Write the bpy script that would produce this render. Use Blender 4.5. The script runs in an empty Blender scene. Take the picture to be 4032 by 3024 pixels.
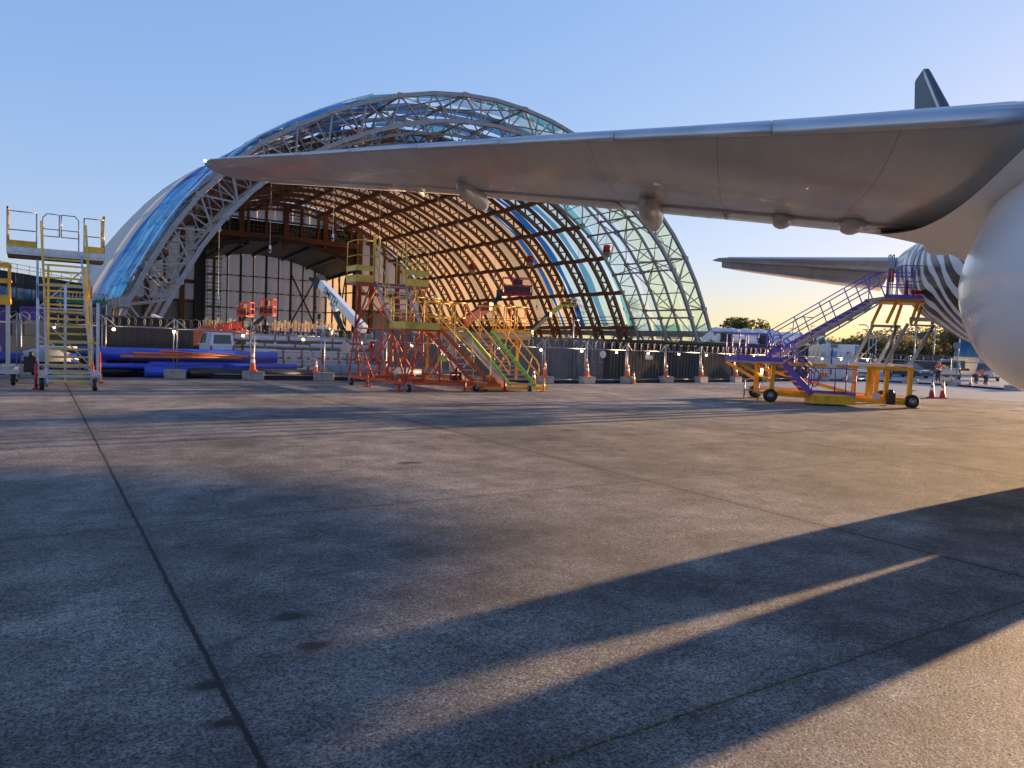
import bpy, bmesh, math, random
from math import sin, cos, tan, pi, radians, sqrt, atan2, exp
from mathutils import Vector, Matrix
random.seed(7)
S = bpy.context.scene
COL = S.collection
V = Vector

# ---------------------------------------------------------------- materials
MATS = {}
def mat(name, col, rough=0.6, metal=0.0, var=0.12, scale=6.0, bump=0.0, emit=None, estr=0.0, coat=0.0, trans=0.0, alpha=1.0, tcol=None, spec=0.5, dirt=None, bscale=None):
    if name in MATS: return MATS[name]
    m = bpy.data.materials.new(name); m.use_nodes = True
    nt = m.node_tree; N = nt.nodes; L = nt.links
    b = N['Principled BSDF']
    b.inputs['Roughness'].default_value = rough
    b.inputs['Metallic'].default_value = metal
    b.inputs['Specular IOR Level'].default_value = spec
    b.inputs['Coat Weight'].default_value = coat
    tc = N.new('ShaderNodeTexCoord')
    nz = N.new('ShaderNodeTexNoise'); nz.inputs['Scale'].default_value = scale; nz.inputs['Detail'].default_value = 5.0
    L.new(tc.outputs['Object'], nz.inputs['Vector'])
    mx = N.new('ShaderNodeMix'); mx.data_type = 'RGBA'
    c = Vector(col)
    d = c * (1 - var)
    if dirt: d = Vector(dirt)
    e = c * (1 + var * 0.6)
    mx.inputs['A'].default_value = (d[0], d[1], d[2], 1)
    mx.inputs['B'].default_value = (min(e[0], 1), min(e[1], 1), min(e[2], 1), 1)
    mr = N.new('ShaderNodeMapRange'); mr.inputs['From Min'].default_value = 0.3; mr.inputs['From Max'].default_value = 0.62
    L.new(nz.outputs['Fac'], mr.inputs['Value']); L.new(mr.outputs['Result'], mx.inputs['Factor'])
    L.new(mx.outputs['Result'], b.inputs['Base Color'])
    if bump:
        n2 = N.new('ShaderNodeTexNoise'); n2.inputs['Scale'].default_value = bscale or scale * 6; n2.inputs['Detail'].default_value = 4
        L.new(tc.outputs['Object'], n2.inputs['Vector'])
        bp = N.new('ShaderNodeBump'); bp.inputs['Strength'].default_value = bump; bp.inputs['Distance'].default_value = 0.02
        L.new(n2.outputs['Fac'], bp.inputs['Height']); L.new(bp.outputs['Normal'], b.inputs['Normal'])
    if emit:
        b.inputs['Emission Color'].default_value = (*emit, 1); b.inputs['Emission Strength'].default_value = estr
    if trans or alpha < 1:
        out = N['Material Output']
        sh = b.outputs['BSDF']
        if trans:
            tr = N.new('ShaderNodeBsdfTranslucent'); tr.inputs['Color'].default_value = (*(tcol or col), 1)
            ms = N.new('ShaderNodeMixShader'); ms.inputs[0].default_value = trans
            L.new(sh, ms.inputs[1]); L.new(tr.outputs[0], ms.inputs[2]); sh = ms.outputs[0]
        if alpha < 1:
            tp = N.new('ShaderNodeBsdfTransparent'); tp.inputs['Color'].default_value = (*[min(1, x * 0.5 + 0.5) for x in (tcol or col)], 1)
            ms = N.new('ShaderNodeMixShader'); ms.inputs[0].default_value = alpha
            L.new(tp.outputs[0], ms.inputs[1]); L.new(sh, ms.inputs[2]); sh = ms.outputs[0]
        L.new(sh, out.inputs['Surface'])
    MATS[name] = m
    return m

# ---------------------------------------------------------------- mesh builder
class B:
    def __init__(s): s.v = []; s.f = []; s.m = []; s.sm = []; s.mi = 0; s.smooth = False
    def add(s, vs, fs):
        o = len(s.v); s.v += [tuple(v) for v in vs]
        for f in fs: s.f.append(tuple(i + o for i in f)); s.m.append(s.mi); s.sm.append(s.smooth)
        return s
    def hexa(s, p):
        return s.add(p, [(0, 3, 2, 1), (4, 5, 6, 7), (0, 1, 5, 4), (1, 2, 6, 5), (2, 3, 7, 6), (3, 0, 4, 7)])
    def box(s, c, d, rz=0.0):
        x, y, z = [k / 2 for k in d]; cz, sz = cos(rz), sin(rz)
        p = []
        for Z in (-z, z):
            for X, Y in ((-x, -y), (x, -y), (x, y), (-x, y)):
                p.append((c[0] + X * cz - Y * sz, c[1] + X * sz + Y * cz, c[2] + Z))
        return s.hexa(p)
    def b2(s, a, b):
        return s.box([(a[i] + b[i]) / 2 for i in range(3)], [abs(a[i] - b[i]) for i in range(3)])
    def frame(s, p, q, up=None):
        d = (V(q) - V(p)); n = d.normalized() if d.length > 1e-9 else V((0, 0, 1))
        u = V(up) if up else (V((0, 0, 1)) if abs(n.z) < 0.97 else V((0, 1, 0)))
        a = n.cross(u)
        if a.length < 1e-6: a = n.cross(V((1, 0, 0)))
        a.normalize(); b = a.cross(n).normalized()
        return a, b
    def bar(s, p, q, w, h=None, up=None):
        h = h or w; a, b = s.frame(p, q, up); pts = []
        for P in (V(p), V(q)):
            for i, j in ((-1, -1), (1, -1), (1, 1), (-1, 1)): pts.append(P + a * (i * w / 2) + b * (j * h / 2))
        return s.hexa(pts)
    def tube(s, p, q, r, n=8, r2=None):
        r2 = r if r2 is None else r2
        a, b = s.frame(p, q); vs = []; sm = s.smooth; s.smooth = n > 5
        for P, R in ((V(p), r), (V(q), r2)):
            for i in range(n):
                t = 2 * pi * i / n; vs.append(P + a * (R * cos(t)) + b * (R * sin(t)))
        fs = [(i, (i + 1) % n, n + (i + 1) % n, n + i) for i in range(n)]
        s.add(vs, fs); s.smooth = False
        k = len(s.v) - 2 * n
        s.f.append(tuple(k + i for i in range(n - 1, -1, -1))); s.m.append(s.mi); s.sm.append(False)
        s.f.append(tuple(k + n + i for i in range(n))); s.m.append(s.mi); s.sm.append(False)
        s.smooth = sm
        return s
    def path(s, pts, r, n=6):
        for a, b in zip(pts, pts[1:]): s.tube(a, b, r, n)
        return s
    def lathe(s, c, prof, n=16, axis='z', cap=True):
        vs = []; sm = s.smooth; s.smooth = True
        for r, h in prof:
            for i in range(n):
                t = 2 * pi * i / n; x, y = r * cos(t), r * sin(t)
                if axis == 'z': P = (c[0] + x, c[1] + y, c[2] + h)
                elif axis == 'x': P = (c[0] + h, c[1] + x, c[2] + y)
                else: P = (c[0] + x, c[1] + h, c[2] + y)
                vs.append(P)
        fs = []
        for k in range(len(prof) - 1):
            for i in range(n): fs.append((k * n + i, k * n + (i + 1) % n, (k + 1) * n + (i + 1) % n, (k + 1) * n + i))
        s.add(vs, fs); s.smooth = False
        if cap:
            o = len(s.v) - len(vs); m = len(prof) - 1
            s.f.append(tuple(o + i for i in range(n))); s.m.append(s.mi); s.sm.append(False)
            s.f.append(tuple(o + m * n + i for i in range(n))); s.m.append(s.mi); s.sm.append(False)
        s.smooth = sm
        return s
    def quad(s, *p): return s.add(p, [tuple(range(len(p)))])
    def prism(s, poly, d):
        n = len(poly); d = V(d); vs = [V(p) for p in poly] + [V(p) + d for p in poly]
        return s.add(vs, [tuple(range(n - 1, -1, -1)), tuple(range(n, 2 * n))] + [(i, (i + 1) % n, n + (i + 1) % n, n + i) for i in range(n)])
    def loft(s, rings, closed=True, cap=True):
        n = len(rings[0]); vs = [p for r in rings for p in r]; fs = []
        for k in range(len(rings) - 1):
            for i in range(n if closed else n - 1):
                fs.append((k * n + i, k * n + (i + 1) % n, (k + 1) * n + (i + 1) % n, (k + 1) * n + i))
        if cap and closed: fs += [tuple(range(n - 1, -1, -1)), tuple((len(rings) - 1) * n + i for i in range(n))]
        return s.add(vs, fs)
    def ring(s, c, R, r, axis, n=14, k=4):
        ax = V(axis).normalized(); a = ax.orthogonal().normalized(); b = ax.cross(a); rings = []
        sm = s.smooth; s.smooth = True
        for i in range(n):
            t = 2 * pi * i / n; d = a * cos(t) + b * sin(t)
            rings.append([V(c) + d * (R + r * cos(2 * pi * j / k)) + ax * (r * sin(2 * pi * j / k)) for j in range(k)])
        s.loft(rings + [rings[0]], True, False); s.smooth = sm
        return s
    def grid(s, fn, nu, nv):
        vs = [fn(i / nu, j / nv) for i in range(nu + 1) for j in range(nv + 1)]
        return s.add(vs, [(i * (nv + 1) + j, (i + 1) * (nv + 1) + j, (i + 1) * (nv + 1) + j + 1, i * (nv + 1) + j + 1) for i in range(nu) for j in range(nv)])

def link(o, label=None, cat=None, group=None, kind=None):
    if label: o['label'] = label
    if cat: o['category'] = cat
    if group: o['group'] = group
    if kind: o['kind'] = kind
    return o

def thing(name, label, cat, loc=(0, 0, 0), rz=0.0, group=None):
    o = bpy.data.objects.new(name, None); COL.objects.link(o)
    o.location = loc; o.rotation_euler = (0, 0, rz); o.empty_display_size = 0.3
    return link(o, label, cat, group)

def ob(name, b, ms, parent=None, world=False, label=None, bevel=0.0):
    """link builder b as one mesh object; world=True: b is in world coordinates and is turned into the parent's"""
    vs = b.v
    if world and parent is not None:
        p = parent; M = Matrix.Translation(p.location) @ Matrix.Rotation(p.rotation_euler.z, 4, 'Z')
        while p.parent is not None:
            p = p.parent; M = (Matrix.Translation(p.location) @ Matrix.Rotation(p.rotation_euler.z, 4, 'Z')) @ M
        I = M.inverted(); vs = [tuple(I @ V(v)) for v in vs]
    me = bpy.data.meshes.new(name)
    me.from_pydata([tuple(v) for v in vs], [], b.f)
    for m in (ms if isinstance(ms, (list, tuple)) else [ms]): me.materials.append(m)
    me.polygons.foreach_set('material_index', b.m)
    me.polygons.foreach_set('use_smooth', b.sm)
    me.update()
    o = bpy.data.objects.new(name, me); COL.objects.link(o)
    if parent is not None: o.parent = parent
    if label: o['label'] = label
    if bevel:
        md = o.modifiers.new('bevel', 'BEVEL'); md.width = bevel; md.segments = 2; md.limit_method = 'ANGLE'
    return o

def solo(name, b, ms, label, cat, loc=(0, 0, 0), group=None, kind=None, bevel=0.0):
    """a thing that is one mesh; b in world coordinates"""
    b.v = [(v[0] - loc[0], v[1] - loc[1], v[2] - loc[2]) for v in b.v]
    o = ob(name, b, ms, bevel=bevel); o.location = loc
    return link(o, label, cat, group, kind)

def dup(root, loc=None, rz=None, label=None, group=None):
    def cp(o, par):
        c = o.copy(); COL.objects.link(c)
        if par is not None: c.parent = par
        for ch in list(o.children): cp(ch, c)
        return c
    r = cp(root, None)
    if loc is not None: r.location = loc
    if rz is not None: r.rotation_euler.z = rz
    if label: r['label'] = label
    if group: r['group'] = group
    return r

def T(a, b, t): return tuple(a[i] + (b[i] - a[i]) * t for i in range(len(a)))

def rail(b, pts, hs=(1.0, 0.5), r=0.022, posts=True, drop=0.0, n=6):
    """guard rail over a polyline of deck points"""
    for h in hs: b.path([(p[0], p[1], p[2] + h) for p in pts], r, n)
    if posts:
        for p in pts: b.tube((p[0], p[1], p[2] - drop), (p[0], p[1], p[2] + hs[0]), r, n)
    return b

# ---------------------------------------------------------------- camera, world, sun   (x: along the yard's slab rows, y: along the hangar, metres)
YAW, PITCH, ROLL = radians(32.81), radians(3.151), radians(2.176)
fwd = V((sin(YAW) * cos(PITCH), cos(YAW) * cos(PITCH), -sin(PITCH)))
r0 = V((cos(YAW), -sin(YAW), 0)); u0 = r0.cross(fwd)
R_ = r0 * cos(ROLL) + u0 * sin(ROLL); U_ = u0 * cos(ROLL) - r0 * sin(ROLL)
cam = bpy.data.cameras.new('camera'); co = bpy.data.objects.new('camera', cam); COL.objects.link(co)
co.matrix_world = Matrix(((R_.x, U_.x, -fwd.x, 0), (R_.y, U_.y, -fwd.y, 0), (R_.z, U_.z, -fwd.z, 1.8), (0, 0, 0, 1)))
cam.sensor_width = 36; cam.lens = 26.04; cam.clip_end = 4000; cam.clip_start = 0.05
S.camera = co
SKYR, SKYG, SKYB = 0.525, 0.62, 1.03
SUN_AZ, SUN_EL = radians(86.2), radians(4.6)
w = bpy.data.worlds.new('World'); S.world = w; w.use_nodes = True
wn = w.node_tree; bg = wn.nodes['Background']
sky = wn.nodes.new('ShaderNodeTexSky'); sky.sky_type = 'NISHITA'; sky.sun_disc = False
sky.sun_elevation = SUN_EL; sky.sun_rotation = SUN_AZ; sky.altitude = 20; sky.air_density = 1.0; sky.dust_density = 0.6; sky.ozone_density = 2.0
def wmath(op, a, b_=None):
    n = wn.nodes.new('ShaderNodeMath'); n.operation = op
    for k, x in enumerate((a, b_)):
        if x is None: continue
        if isinstance(x, (int, float)): n.inputs[k].default_value = x
        else: wn.links.new(x, n.inputs[k])
    return n.outputs[0]
sp = wn.nodes.new('ShaderNodeSeparateColor'); cb = wn.nodes.new('ShaderNodeCombineColor'); wn.links.new(sky.outputs['Color'], sp.inputs[0])
# the picture's sky is evenly exposed: soften the glare round the low sun, keep the warm horizon
q_ = wmath('MINIMUM', wmath('POWER', wmath('DIVIDE', sp.outputs[2], wmath('ADD', sp.outputs[0], 0.01)), 0.35), 1.0)
wn.links.new(wmath('MULTIPLY', wmath('POWER', sp.outputs[0], 0.62), SKYR), cb.inputs[0]); wn.links.new(wmath('MULTIPLY', wmath('POWER', sp.outputs[1], 0.48), SKYG), cb.inputs[1])
wn.links.new(wmath('MULTIPLY', wmath('MULTIPLY', wmath('POWER', sp.outputs[2], 0.26), SKYB), q_), cb.inputs[2])
wn.links.new(cb.outputs[0], bg.inputs['Color']); bg.inputs['Strength'].default_value = 0.15
sl = bpy.data.lights.new('sun', 'SUN'); sl.energy = 3.1; sl.angle = radians(0.5); sl.color = (1.0, 0.64, 0.34)
so = bpy.data.objects.new('sun', sl); COL.objects.link(so); so.location = (120, 5, 40)
so.rotation_euler = V((-sin(SUN_AZ) * cos(SUN_EL), -cos(SUN_AZ) * cos(SUN_EL), -sin(SUN_EL))).to_track_quat('-Z', 'Y').to_euler()
S.view_settings.view_transform = 'Standard'; S.view_settings.look = 'None'; S.view_settings.gamma = 1; S.view_settings.exposure = 2.25
S.render.engine = 'CYCLES'
S.cycles.max_bounces = 8; S.cycles.transparent_max_bounces = 24; S.cycles.use_denoising = True
S.cycles.sample_clamp_indirect = 6.0

# ---------------------------------------------------------------- palette
STEEL = mat('galvanised steel', (0.40, 0.40, 0.41), 0.42, 0.75, 0.25, 9)
GSTEEL = mat('grey painted steel', (0.30, 0.29, 0.29), 0.5, 0.3, 0.18, 3)
ALU = mat('aluminium', (0.58, 0.59, 0.61), 0.32, 0.85, 0.15, 5)
DARK = mat('black rubber', (0.022, 0.022, 0.023), 0.75, 0, 0.3, 9)
BLACKST = mat('black steel', (0.03, 0.03, 0.032), 0.5, 0.2, 0.3, 4)
YEL = mat('yellow paint', (0.78, 0.45, 0.03), 0.42, 0, 0.22, 4, bump=0.08)
PYEL = mat('faded yellow paint', (0.66, 0.50, 0.09), 0.55, 0, 0.25, 3, bump=0.08)
AMB = mat('amber yellow paint', (0.85, 0.41, 0.025), 0.4, 0, 0.18, 3)
ORG = mat('red orange paint', (0.55, 0.10, 0.035), 0.5, 0, 0.3, 4, bump=0.08)
RED = mat('red paint', (0.42, 0.02, 0.015), 0.45, 0, 0.2, 4)
LIFT = mat('orange lift paint', (0.68, 0.085, 0.02), 0.4, 0, 0.15, 3)
PUR = mat('purple paint', (0.20, 0.11, 0.46), 0.45, 0, 0.2, 4)
GRN = mat('lime green paint', (0.20, 0.62, 0.05), 0.5, 0, 0.15, 4)
WHT = mat('white paint', (0.72, 0.72, 0.71), 0.4, 0, 0.1, 2)
CONE = mat('cone orange plastic', (0.85, 0.14, 0.02), 0.45, 0, 0.12, 7)
CONER = mat('faded cone plastic', (0.70, 0.22, 0.10), 0.6, 0, 0.25, 9)
REFL = mat('white reflective band', (0.80, 0.80, 0.78), 0.35, 0, 0.15, 12)
CONC = mat('cast concrete', (0.36, 0.35, 0.33), 0.85, 0, 0.3, 4, bump=0.35)
BLUE = mat('blue plastic pipe', (0.02, 0.075, 0.60), 0.38, 0, 0.25, 2)
ORP = mat('terracotta pipe', (0.55, 0.17, 0.05), 0.5, 0, 0.2, 2)
GRP = mat('grey blue pipe', (0.16, 0.20, 0.25), 0.45, 0, 0.2, 2)
TIMB = mat('brown laminated timber', (0.17, 0.075, 0.036), 0.6, 0, 0.35, 1.5, bump=0.1)
GLASS = mat('dark glass', (0.02, 0.025, 0.03), 0.08, 0, 0.2, 2, spec=0.8)
GLASSB = mat('sky reflecting glass', (0.25, 0.33, 0.38), 0.06, 0.7, 0.1, 0.4)
BULB = mat('lit bulb', (1, 0.85, 0.6), 0.3, 0, 0, 1, emit=(1, 0.74, 0.42), estr=3.5)
SKIN = mat('skin', (0.42, 0.23, 0.15), 0.55, 0, 0.1, 5)
NAVY = mat('navy cloth', (0.015, 0.02, 0.045), 0.85, 0, 0.2, 8)
HIVIS = mat('orange work cloth', (0.72, 0.13, 0.025), 0.8, 0, 0.2, 8)
GREYC = mat('pale cloth', (0.5, 0.5, 0.48), 0.85, 0, 0.2, 8)

# ---------------------------------------------------------------- ground
SPOTS = [(1.39, 4.65, .15), (1.37, 4.13, .115), (0.75, 3.90, .105), (0.73, 3.48, .105), (4.6, 9.8, .2), (9.5, 12.5, .3), (13.5, 17.5, .35)]
def ground_mat():
    m = bpy.data.materials.new('weathered slab concrete'); m.use_nodes = True
    nt = m.node_tree; N = nt.nodes; L = nt.links; b = N['Principled BSDF']
    tc = N.new('ShaderNodeTexCoord')
    def noise(sc, det=6, rough=0.6, vec=None):
        n = N.new('ShaderNodeTexNoise'); n.inputs['Scale'].default_value = sc; n.inputs['Detail'].default_value = det; n.inputs['Roughness'].default_value = rough
        L.new(vec or tc.outputs['Object'], n.inputs['Vector']); return n.outputs['Fac']
    def math(op, a, c=None, clamp=False):
        n = N.new('ShaderNodeMath'); n.operation = op; n.use_clamp = clamp
        for i, x in enumerate((a, c)):
            if x is None: continue
            if isinstance(x, (int, float)): n.inputs[i].default_value = x
            else: L.new(x, n.inputs[i])
        return n.outputs[0]
    def ramp(x, lo, hi):
        n = N.new('ShaderNodeMapRange'); n.inputs['From Min'].default_value = lo; n.inputs['From Max'].default_value = hi; L.new(x, n.inputs['Value']); return n.outputs['Result']
    def mix(f, a, c):
        n = N.new('ShaderNodeMix'); n.data_type = 'RGBA'; L.new(f, n.inputs['Factor'])
        for k, x in (('A', a), ('B', c)):
            if isinstance(x, tuple): n.inputs[k].default_value = (*x, 1)
            else: L.new(x, n.inputs[k])
        return n.outputs['Result']
    big = ramp(noise(0.30, 9, 0.72), 0.38, 0.60)
    mp = N.new('ShaderNodeMapping'); mp.inputs['Scale'].default_value = (0.12, 1.1, 1); mp.inputs['Rotation'].default_value = (0, 0, 0.35); L.new(tc.outputs['Object'], mp.inputs['Vector'])
    streak = ramp(noise(1.0, 7, 0.65, mp.outputs[0]), 0.38, 0.64)
    grit = ramp(math('ADD', math('MULTIPLY', noise(62, 4, 0.8), 0.62), math('MULTIPLY', noise(24, 6, 0.85), 0.38)), 0.43, 0.57)
    vo = N.new('ShaderNodeTexVoronoi'); vo.inputs['Scale'].default_value = 52; L.new(tc.outputs['Object'], vo.inputs['Vector'])
    peb = ramp(vo.outputs['Distance'], 0.12, 0.62)
    c1 = mix(big, (0.10, 0.10, 0.108), (0.47, 0.44, 0.412))
    c2 = mix(math('MULTIPLY', streak, 0.6), c1, (0.25, 0.235, 0.222))
    n = N.new('ShaderNodeMix'); n.data_type = 'RGBA'; n.blend_type = 'MULTIPLY'; n.inputs['Factor'].default_value = 1.0
    L.new(c2, n.inputs['A']); gm = mix(grit, (0.22, 0.22, 0.235), (1.75, 1.71, 1.66)); L.new(gm, n.inputs['B']); c3 = n.outputs['Result']
    mott = mix(ramp(noise(1.5, 9, 0.78), 0.36, 0.62), (0.52, 0.52, 0.54), (1.32, 1.31, 1.29))
    n = N.new('ShaderNodeMix'); n.data_type = 'RGBA'; n.blend_type = 'MULTIPLY'; n.inputs['Factor'].default_value = 1.0
    L.new(c3, n.inputs['A']); L.new(mott, n.inputs['B']); c3 = n.outputs['Result']
    pale = ramp(noise(0.9, 8, 0.72), 0.56, 0.76)
    c3 = mix(math('MULTIPLY', pale, 0.55), c3, (0.46, 0.44, 0.415))
    sx = N.new('ShaderNodeSeparateXYZ'); L.new(tc.outputs['Object'], sx.inputs[0])
    wob = math('ADD', math('MULTIPLY', math('SUBTRACT', noise(2.3, 7, 0.8), 0.5), 0.06), math('MULTIPLY', math('SUBTRACT', noise(16, 4, 0.8), 0.5), 0.030))
    def joint(ax, off, per, wd):
        t = math('DIVIDE', math('SUBTRACT', math('ADD', sx.outputs[ax], wob), off - per * 40), per)
        d = math('MULTIPLY', math('ABSOLUTE', math('SUBTRACT', math('FRACT', math('ADD', t, 0.5)), 0.5)), per)
        return math('SUBTRACT', 1.0, ramp(d, wd * 0.5, wd), True), math('SUBTRACT', 1.0, ramp(d, wd, wd * 9), True)
    j1, h1 = joint('X', 0.8, 6.2, 0.020); j2, h2 = joint('Y', 2.5, 4.9, 0.010)
    jj = math('MAXIMUM', j1, math('MULTIPLY', j2, 0.75)); hh = math('MAXIMUM', h1, math('MULTIPLY', h2, 0.6))
    c4 = mix(math('MULTIPLY', math('MULTIPLY', hh, ramp(noise(3, 4), 0.3, 0.7)), 0.5), c3, (0.055, 0.053, 0.05))
    c5 = mix(math('MULTIPLY', jj, 0.92), c4, (0.012, 0.012, 0.012))
    dn = N.new('ShaderNodeTexNoise'); dn.inputs['Scale'].default_value = 5; dn.inputs['Detail'].default_value = 5; L.new(tc.outputs['Object'], dn.inputs['Vector'])
    for x, y, r in SPOTS:      # oil drips soaked into the slab
        dx = math('SUBTRACT', sx.outputs['X'], x); dy = math('SUBTRACT', sx.outputs['Y'], y)
        dd = math('SQRT', math('ADD', math('MULTIPLY', dx, dx), math('MULTIPLY', math('MULTIPLY', dy, dy), 2.2)))
        dd = math('ADD', dd, math('MULTIPLY', math('SUBTRACT', dn.outputs['Fac'], 0.5), r * 1.3))
        k = math('SUBTRACT', 1.0, ramp(dd, r * 0.45, r * 1.15), True)
        c5 = mix(math('MULTIPLY', k, 0.88), c5, (0.028, 0.024, 0.02))
    L.new(c5, b.inputs['Base Color'])
    L.new(math('ADD', math('MULTIPLY', big, 0.10), 0.66), b.inputs['Roughness']); b.inputs['Specular IOR Level'].default_value = 0.35
    bp = N.new('ShaderNodeBump'); bp.inputs['Strength'].default_value = 1.0; bp.inputs['Distance'].default_value = 0.02
    hgt = math('SUBTRACT', math('ADD', math('MULTIPLY', grit, 0.7), math('MULTIPLY', peb, 0.6)), math('MULTIPLY', jj, 1.6))
    hgt = math('ADD', hgt, math('MULTIPLY', noise(28, 6, 0.85), 0.8)); L.new(hgt, bp.inputs['Height']); L.new(bp.outputs['Normal'], b.inputs['Normal'])
    return m
g = B(); g.quad((-700, -300, 0), (1600, -300, 0), (1600, 1500, 0), (-700, 1500, 0))
o = ob('ground', g, ground_mat()); o['kind'] = 'structure'
APR = mat('new pale concrete', (0.34, 0.335, 0.32), 0.7, 0, 0.18, 0.7, bump=0.25, bscale=40)
g = B(); g.quad((30.5, 30.6, .004), (33.6, 22.5, .004), (45, 5, .004), (75, -25, .004), (160, -20, .004), (160, 75, .004), (40, 75, .004), (36.5, 31, .004))
o = ob('pavement', g, APR); o['kind'] = 'structure'
LINE = mat('worn white line paint', (0.34, 0.33, 0.31), 0.7, 0, 0.45, 3, dirt=(0.17, 0.165, 0.16))
def strip(p, q, wd, m=LINE, z=.008):
    a = (V(q) - V(p)).normalized(); n = V((-a.y, a.x, 0)) * wd / 2; p, q = V((p[0], p[1], z)), V((q[0], q[1], z))
    g = B(); g.quad(p + n, q + n, q - n, p - n); o = ob('road_marking', g, m); o['kind'] = 'structure'
YLINE = mat('worn yellow line paint', (0.32, 0.26, 0.15), 0.7, 0, 0.4, 3, dirt=(0.17, 0.16, 0.14))
strip((19.5, 10.29, -0), (23.75, 10.35, 0), .16); strip((27.93, 13.17, 0), (32.19, 13.31, 0), .30); strip((26.02, 14.02, 0), (28.01, 12.83, 0), .3, YLINE); strip((31.92, 15.97, 0), (32.63, 15.77, 0), .25)
strip((27.75, 18.71, 0), (28.84, 18.37, 0), .2); strip((12.74, 10.75, 0), (17.68, 10.96, 0), .07)

rnd = random.Random(3); b = B()
for i in range(420):
    x = rnd.choice((3.3, 4.6, 2.6, 5.6, 1.9)) + rnd.gauss(0, .22) if rnd.random() < .6 else rnd.uniform(.5, 8); y = 2.5 + rnd.gauss(0, .012); h = rnd.uniform(.004, .022); a = rnd.uniform(0, 6.28); d = V((cos(a), sin(a), 0)) * rnd.uniform(.004, .012); p = V((x, y, .001)); n = V((-d.y, d.x, 0)) * .5
    b.quad(p - n, p + n, p + d + V((0, 0, h)))
o = ob('moss', b, mat('joint moss', (.20, .19, .04), .8, 0, .4, 20)); link(o, 'thin yellow green moss growing in the slab joint', 'moss', None, 'stuff')

# ---------------------------------------------------------------- the hangar (local: x across, y into the depth, z up)
HX, HY = 52.7, 88.5
hangar = thing('hangar', 'huge arched hangar under construction, timber ribs, steel front trusses and blue film', 'hangar', (HX, HY, 0))
half = [(0, 35.0), (5, 34.7), (8.8, 34.15), (13.5, 32.9), (17, 31.7), (20.4, 30.2), (23.7, 28.5), (27, 26.6), (30.6, 24.2), (33.3, 21.9), (36.2, 18.9), (38.8, 15.6), (40.7, 12.6), (42.3, 9.6), (44.2, 6.0), (45.2, 3.4), (46.2, 0)]
arc = [(-x, z) for x, z in reversed(half[1:])] + half
cum = [0]
for a, b_ in zip(arc, arc[1:]): cum.append(cum[-1] + math.dist(a, b_))
LEN = cum[-1]
def pro(u, d=0.0):
    """point on the arch, u in 0..1 from left foot to right foot, d metres inside the outer line"""
    def at(s):
        s = min(max(s, 0), LEN)
        for i in range(len(cum) - 1):
            if s <= cum[i + 1] + 1e-9:
                t = (s - cum[i]) / (cum[i + 1] - cum[i]); return V((arc[i][0] + (arc[i + 1][0] - arc[i][0]) * t, arc[i][1] + (arc[i + 1][1] - arc[i][1]) * t))
    s = u * LEN; p = at(s)
    if d:
        t = (at(s + 1.6) - at(s - 1.6)).normalized(); p = p + V((t.y, -t.x)) * d
    return p
def hp(u, t, d=0.0):
    p = pro(u, d); return V((p.x, t, p.y))
BAY = 7.3; NB = 14; DEPTH = BAY * NB
NS = 40
def truss(b, t, dp, wc, ww, n=NS, style=0):
    up = (0, 1, 0)
    for i in range(n):
        u0_, u1_ = i / n, (i + 1) / n; um = (u0_ + u1_) / 2
        b.bar(hp(u0_, t, 0.25), hp(u1_, t, 0.25), wc, wc, up); b.bar(hp(u0_, t, dp), hp(u1_, t, dp), wc, wc, up)
        b.bar(hp(u0_, t, 0.3), hp(um, t, dp), ww, ww, up); b.bar(hp(um, t, dp), hp(u1_, t, 0.3), ww, ww, up)
        if style: b.bar(hp(um, t, 0.3), hp(um, t, dp), ww * .8, ww * .8, up)
# three steel front trusses: the first is a box of two planes
for k, t in enumerate((0, BAY, 2 * BAY)):
    b = B(); truss(b, t, 3.7, 0.48 if k == 0 else .34, 0.19 if k == 0 else .15, 26, 1)
    for i in range(0, 27, 2):
        for d in (.25, 3.7):
            b.box(hp(i / 26, t, d), (.72, .6, .62))
    ob('front_truss' if k == 0 else 'steel_rib', b, GSTEEL, hangar)
b = B()
for k in (0, 1):
    n = 13
    for i in range(n):
        a0, a1 = i / n, (i + 1) / n; t0, t1 = k * BAY, (k + 1) * BAY
        for d in (.3, 3.6):
            b.tube(hp(a0, t0, d), hp(a0, t1, d), .17, 6)
        b.tube(hp(a0, t0, .4), hp(a1, t1, .4), .10, 5); b.tube(hp(a1, t0, .4), hp(a0, t1, .4), .10, 5)
        if i % 2: b.tube(hp(a0, t0, 3.6), hp(a0, t1, .4), .09, 5); b.tube(hp(a0, t0, .4), hp(a0, t1, 3.6), .09, 5)
        b.tube(hp(a0 + .5 / n, t0, 3.6), hp(a0 + .5 / n, t1, 3.6), .10, 5)
ob('steel_bracing', b, GSTEEL, hangar)
# safety cable posts along the front truss top and lugs
b = B()
for i in range(64):
    u = .06 + .88 * i / 63; p = hp(u, BAY * .55, -.55); q = hp(u, BAY * .55, -.95); b.tube(p, q, .05, 4)
for i in range(63): b.tube(hp(.06 + .88 * i / 63, BAY * .55, -.55), hp(.06 + .88 * (i + 1) / 63, BAY * .55, -.55), .16, 6)
ob('edge_pipe', b, GSTEEL, hangar)
# timber ribs
for k in range(3, NB + 1):
    b = B(); truss(b, k * BAY, 1.85, .56, .24, 48)
    ob('timber_rib', b, TIMB, hangar)
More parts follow.
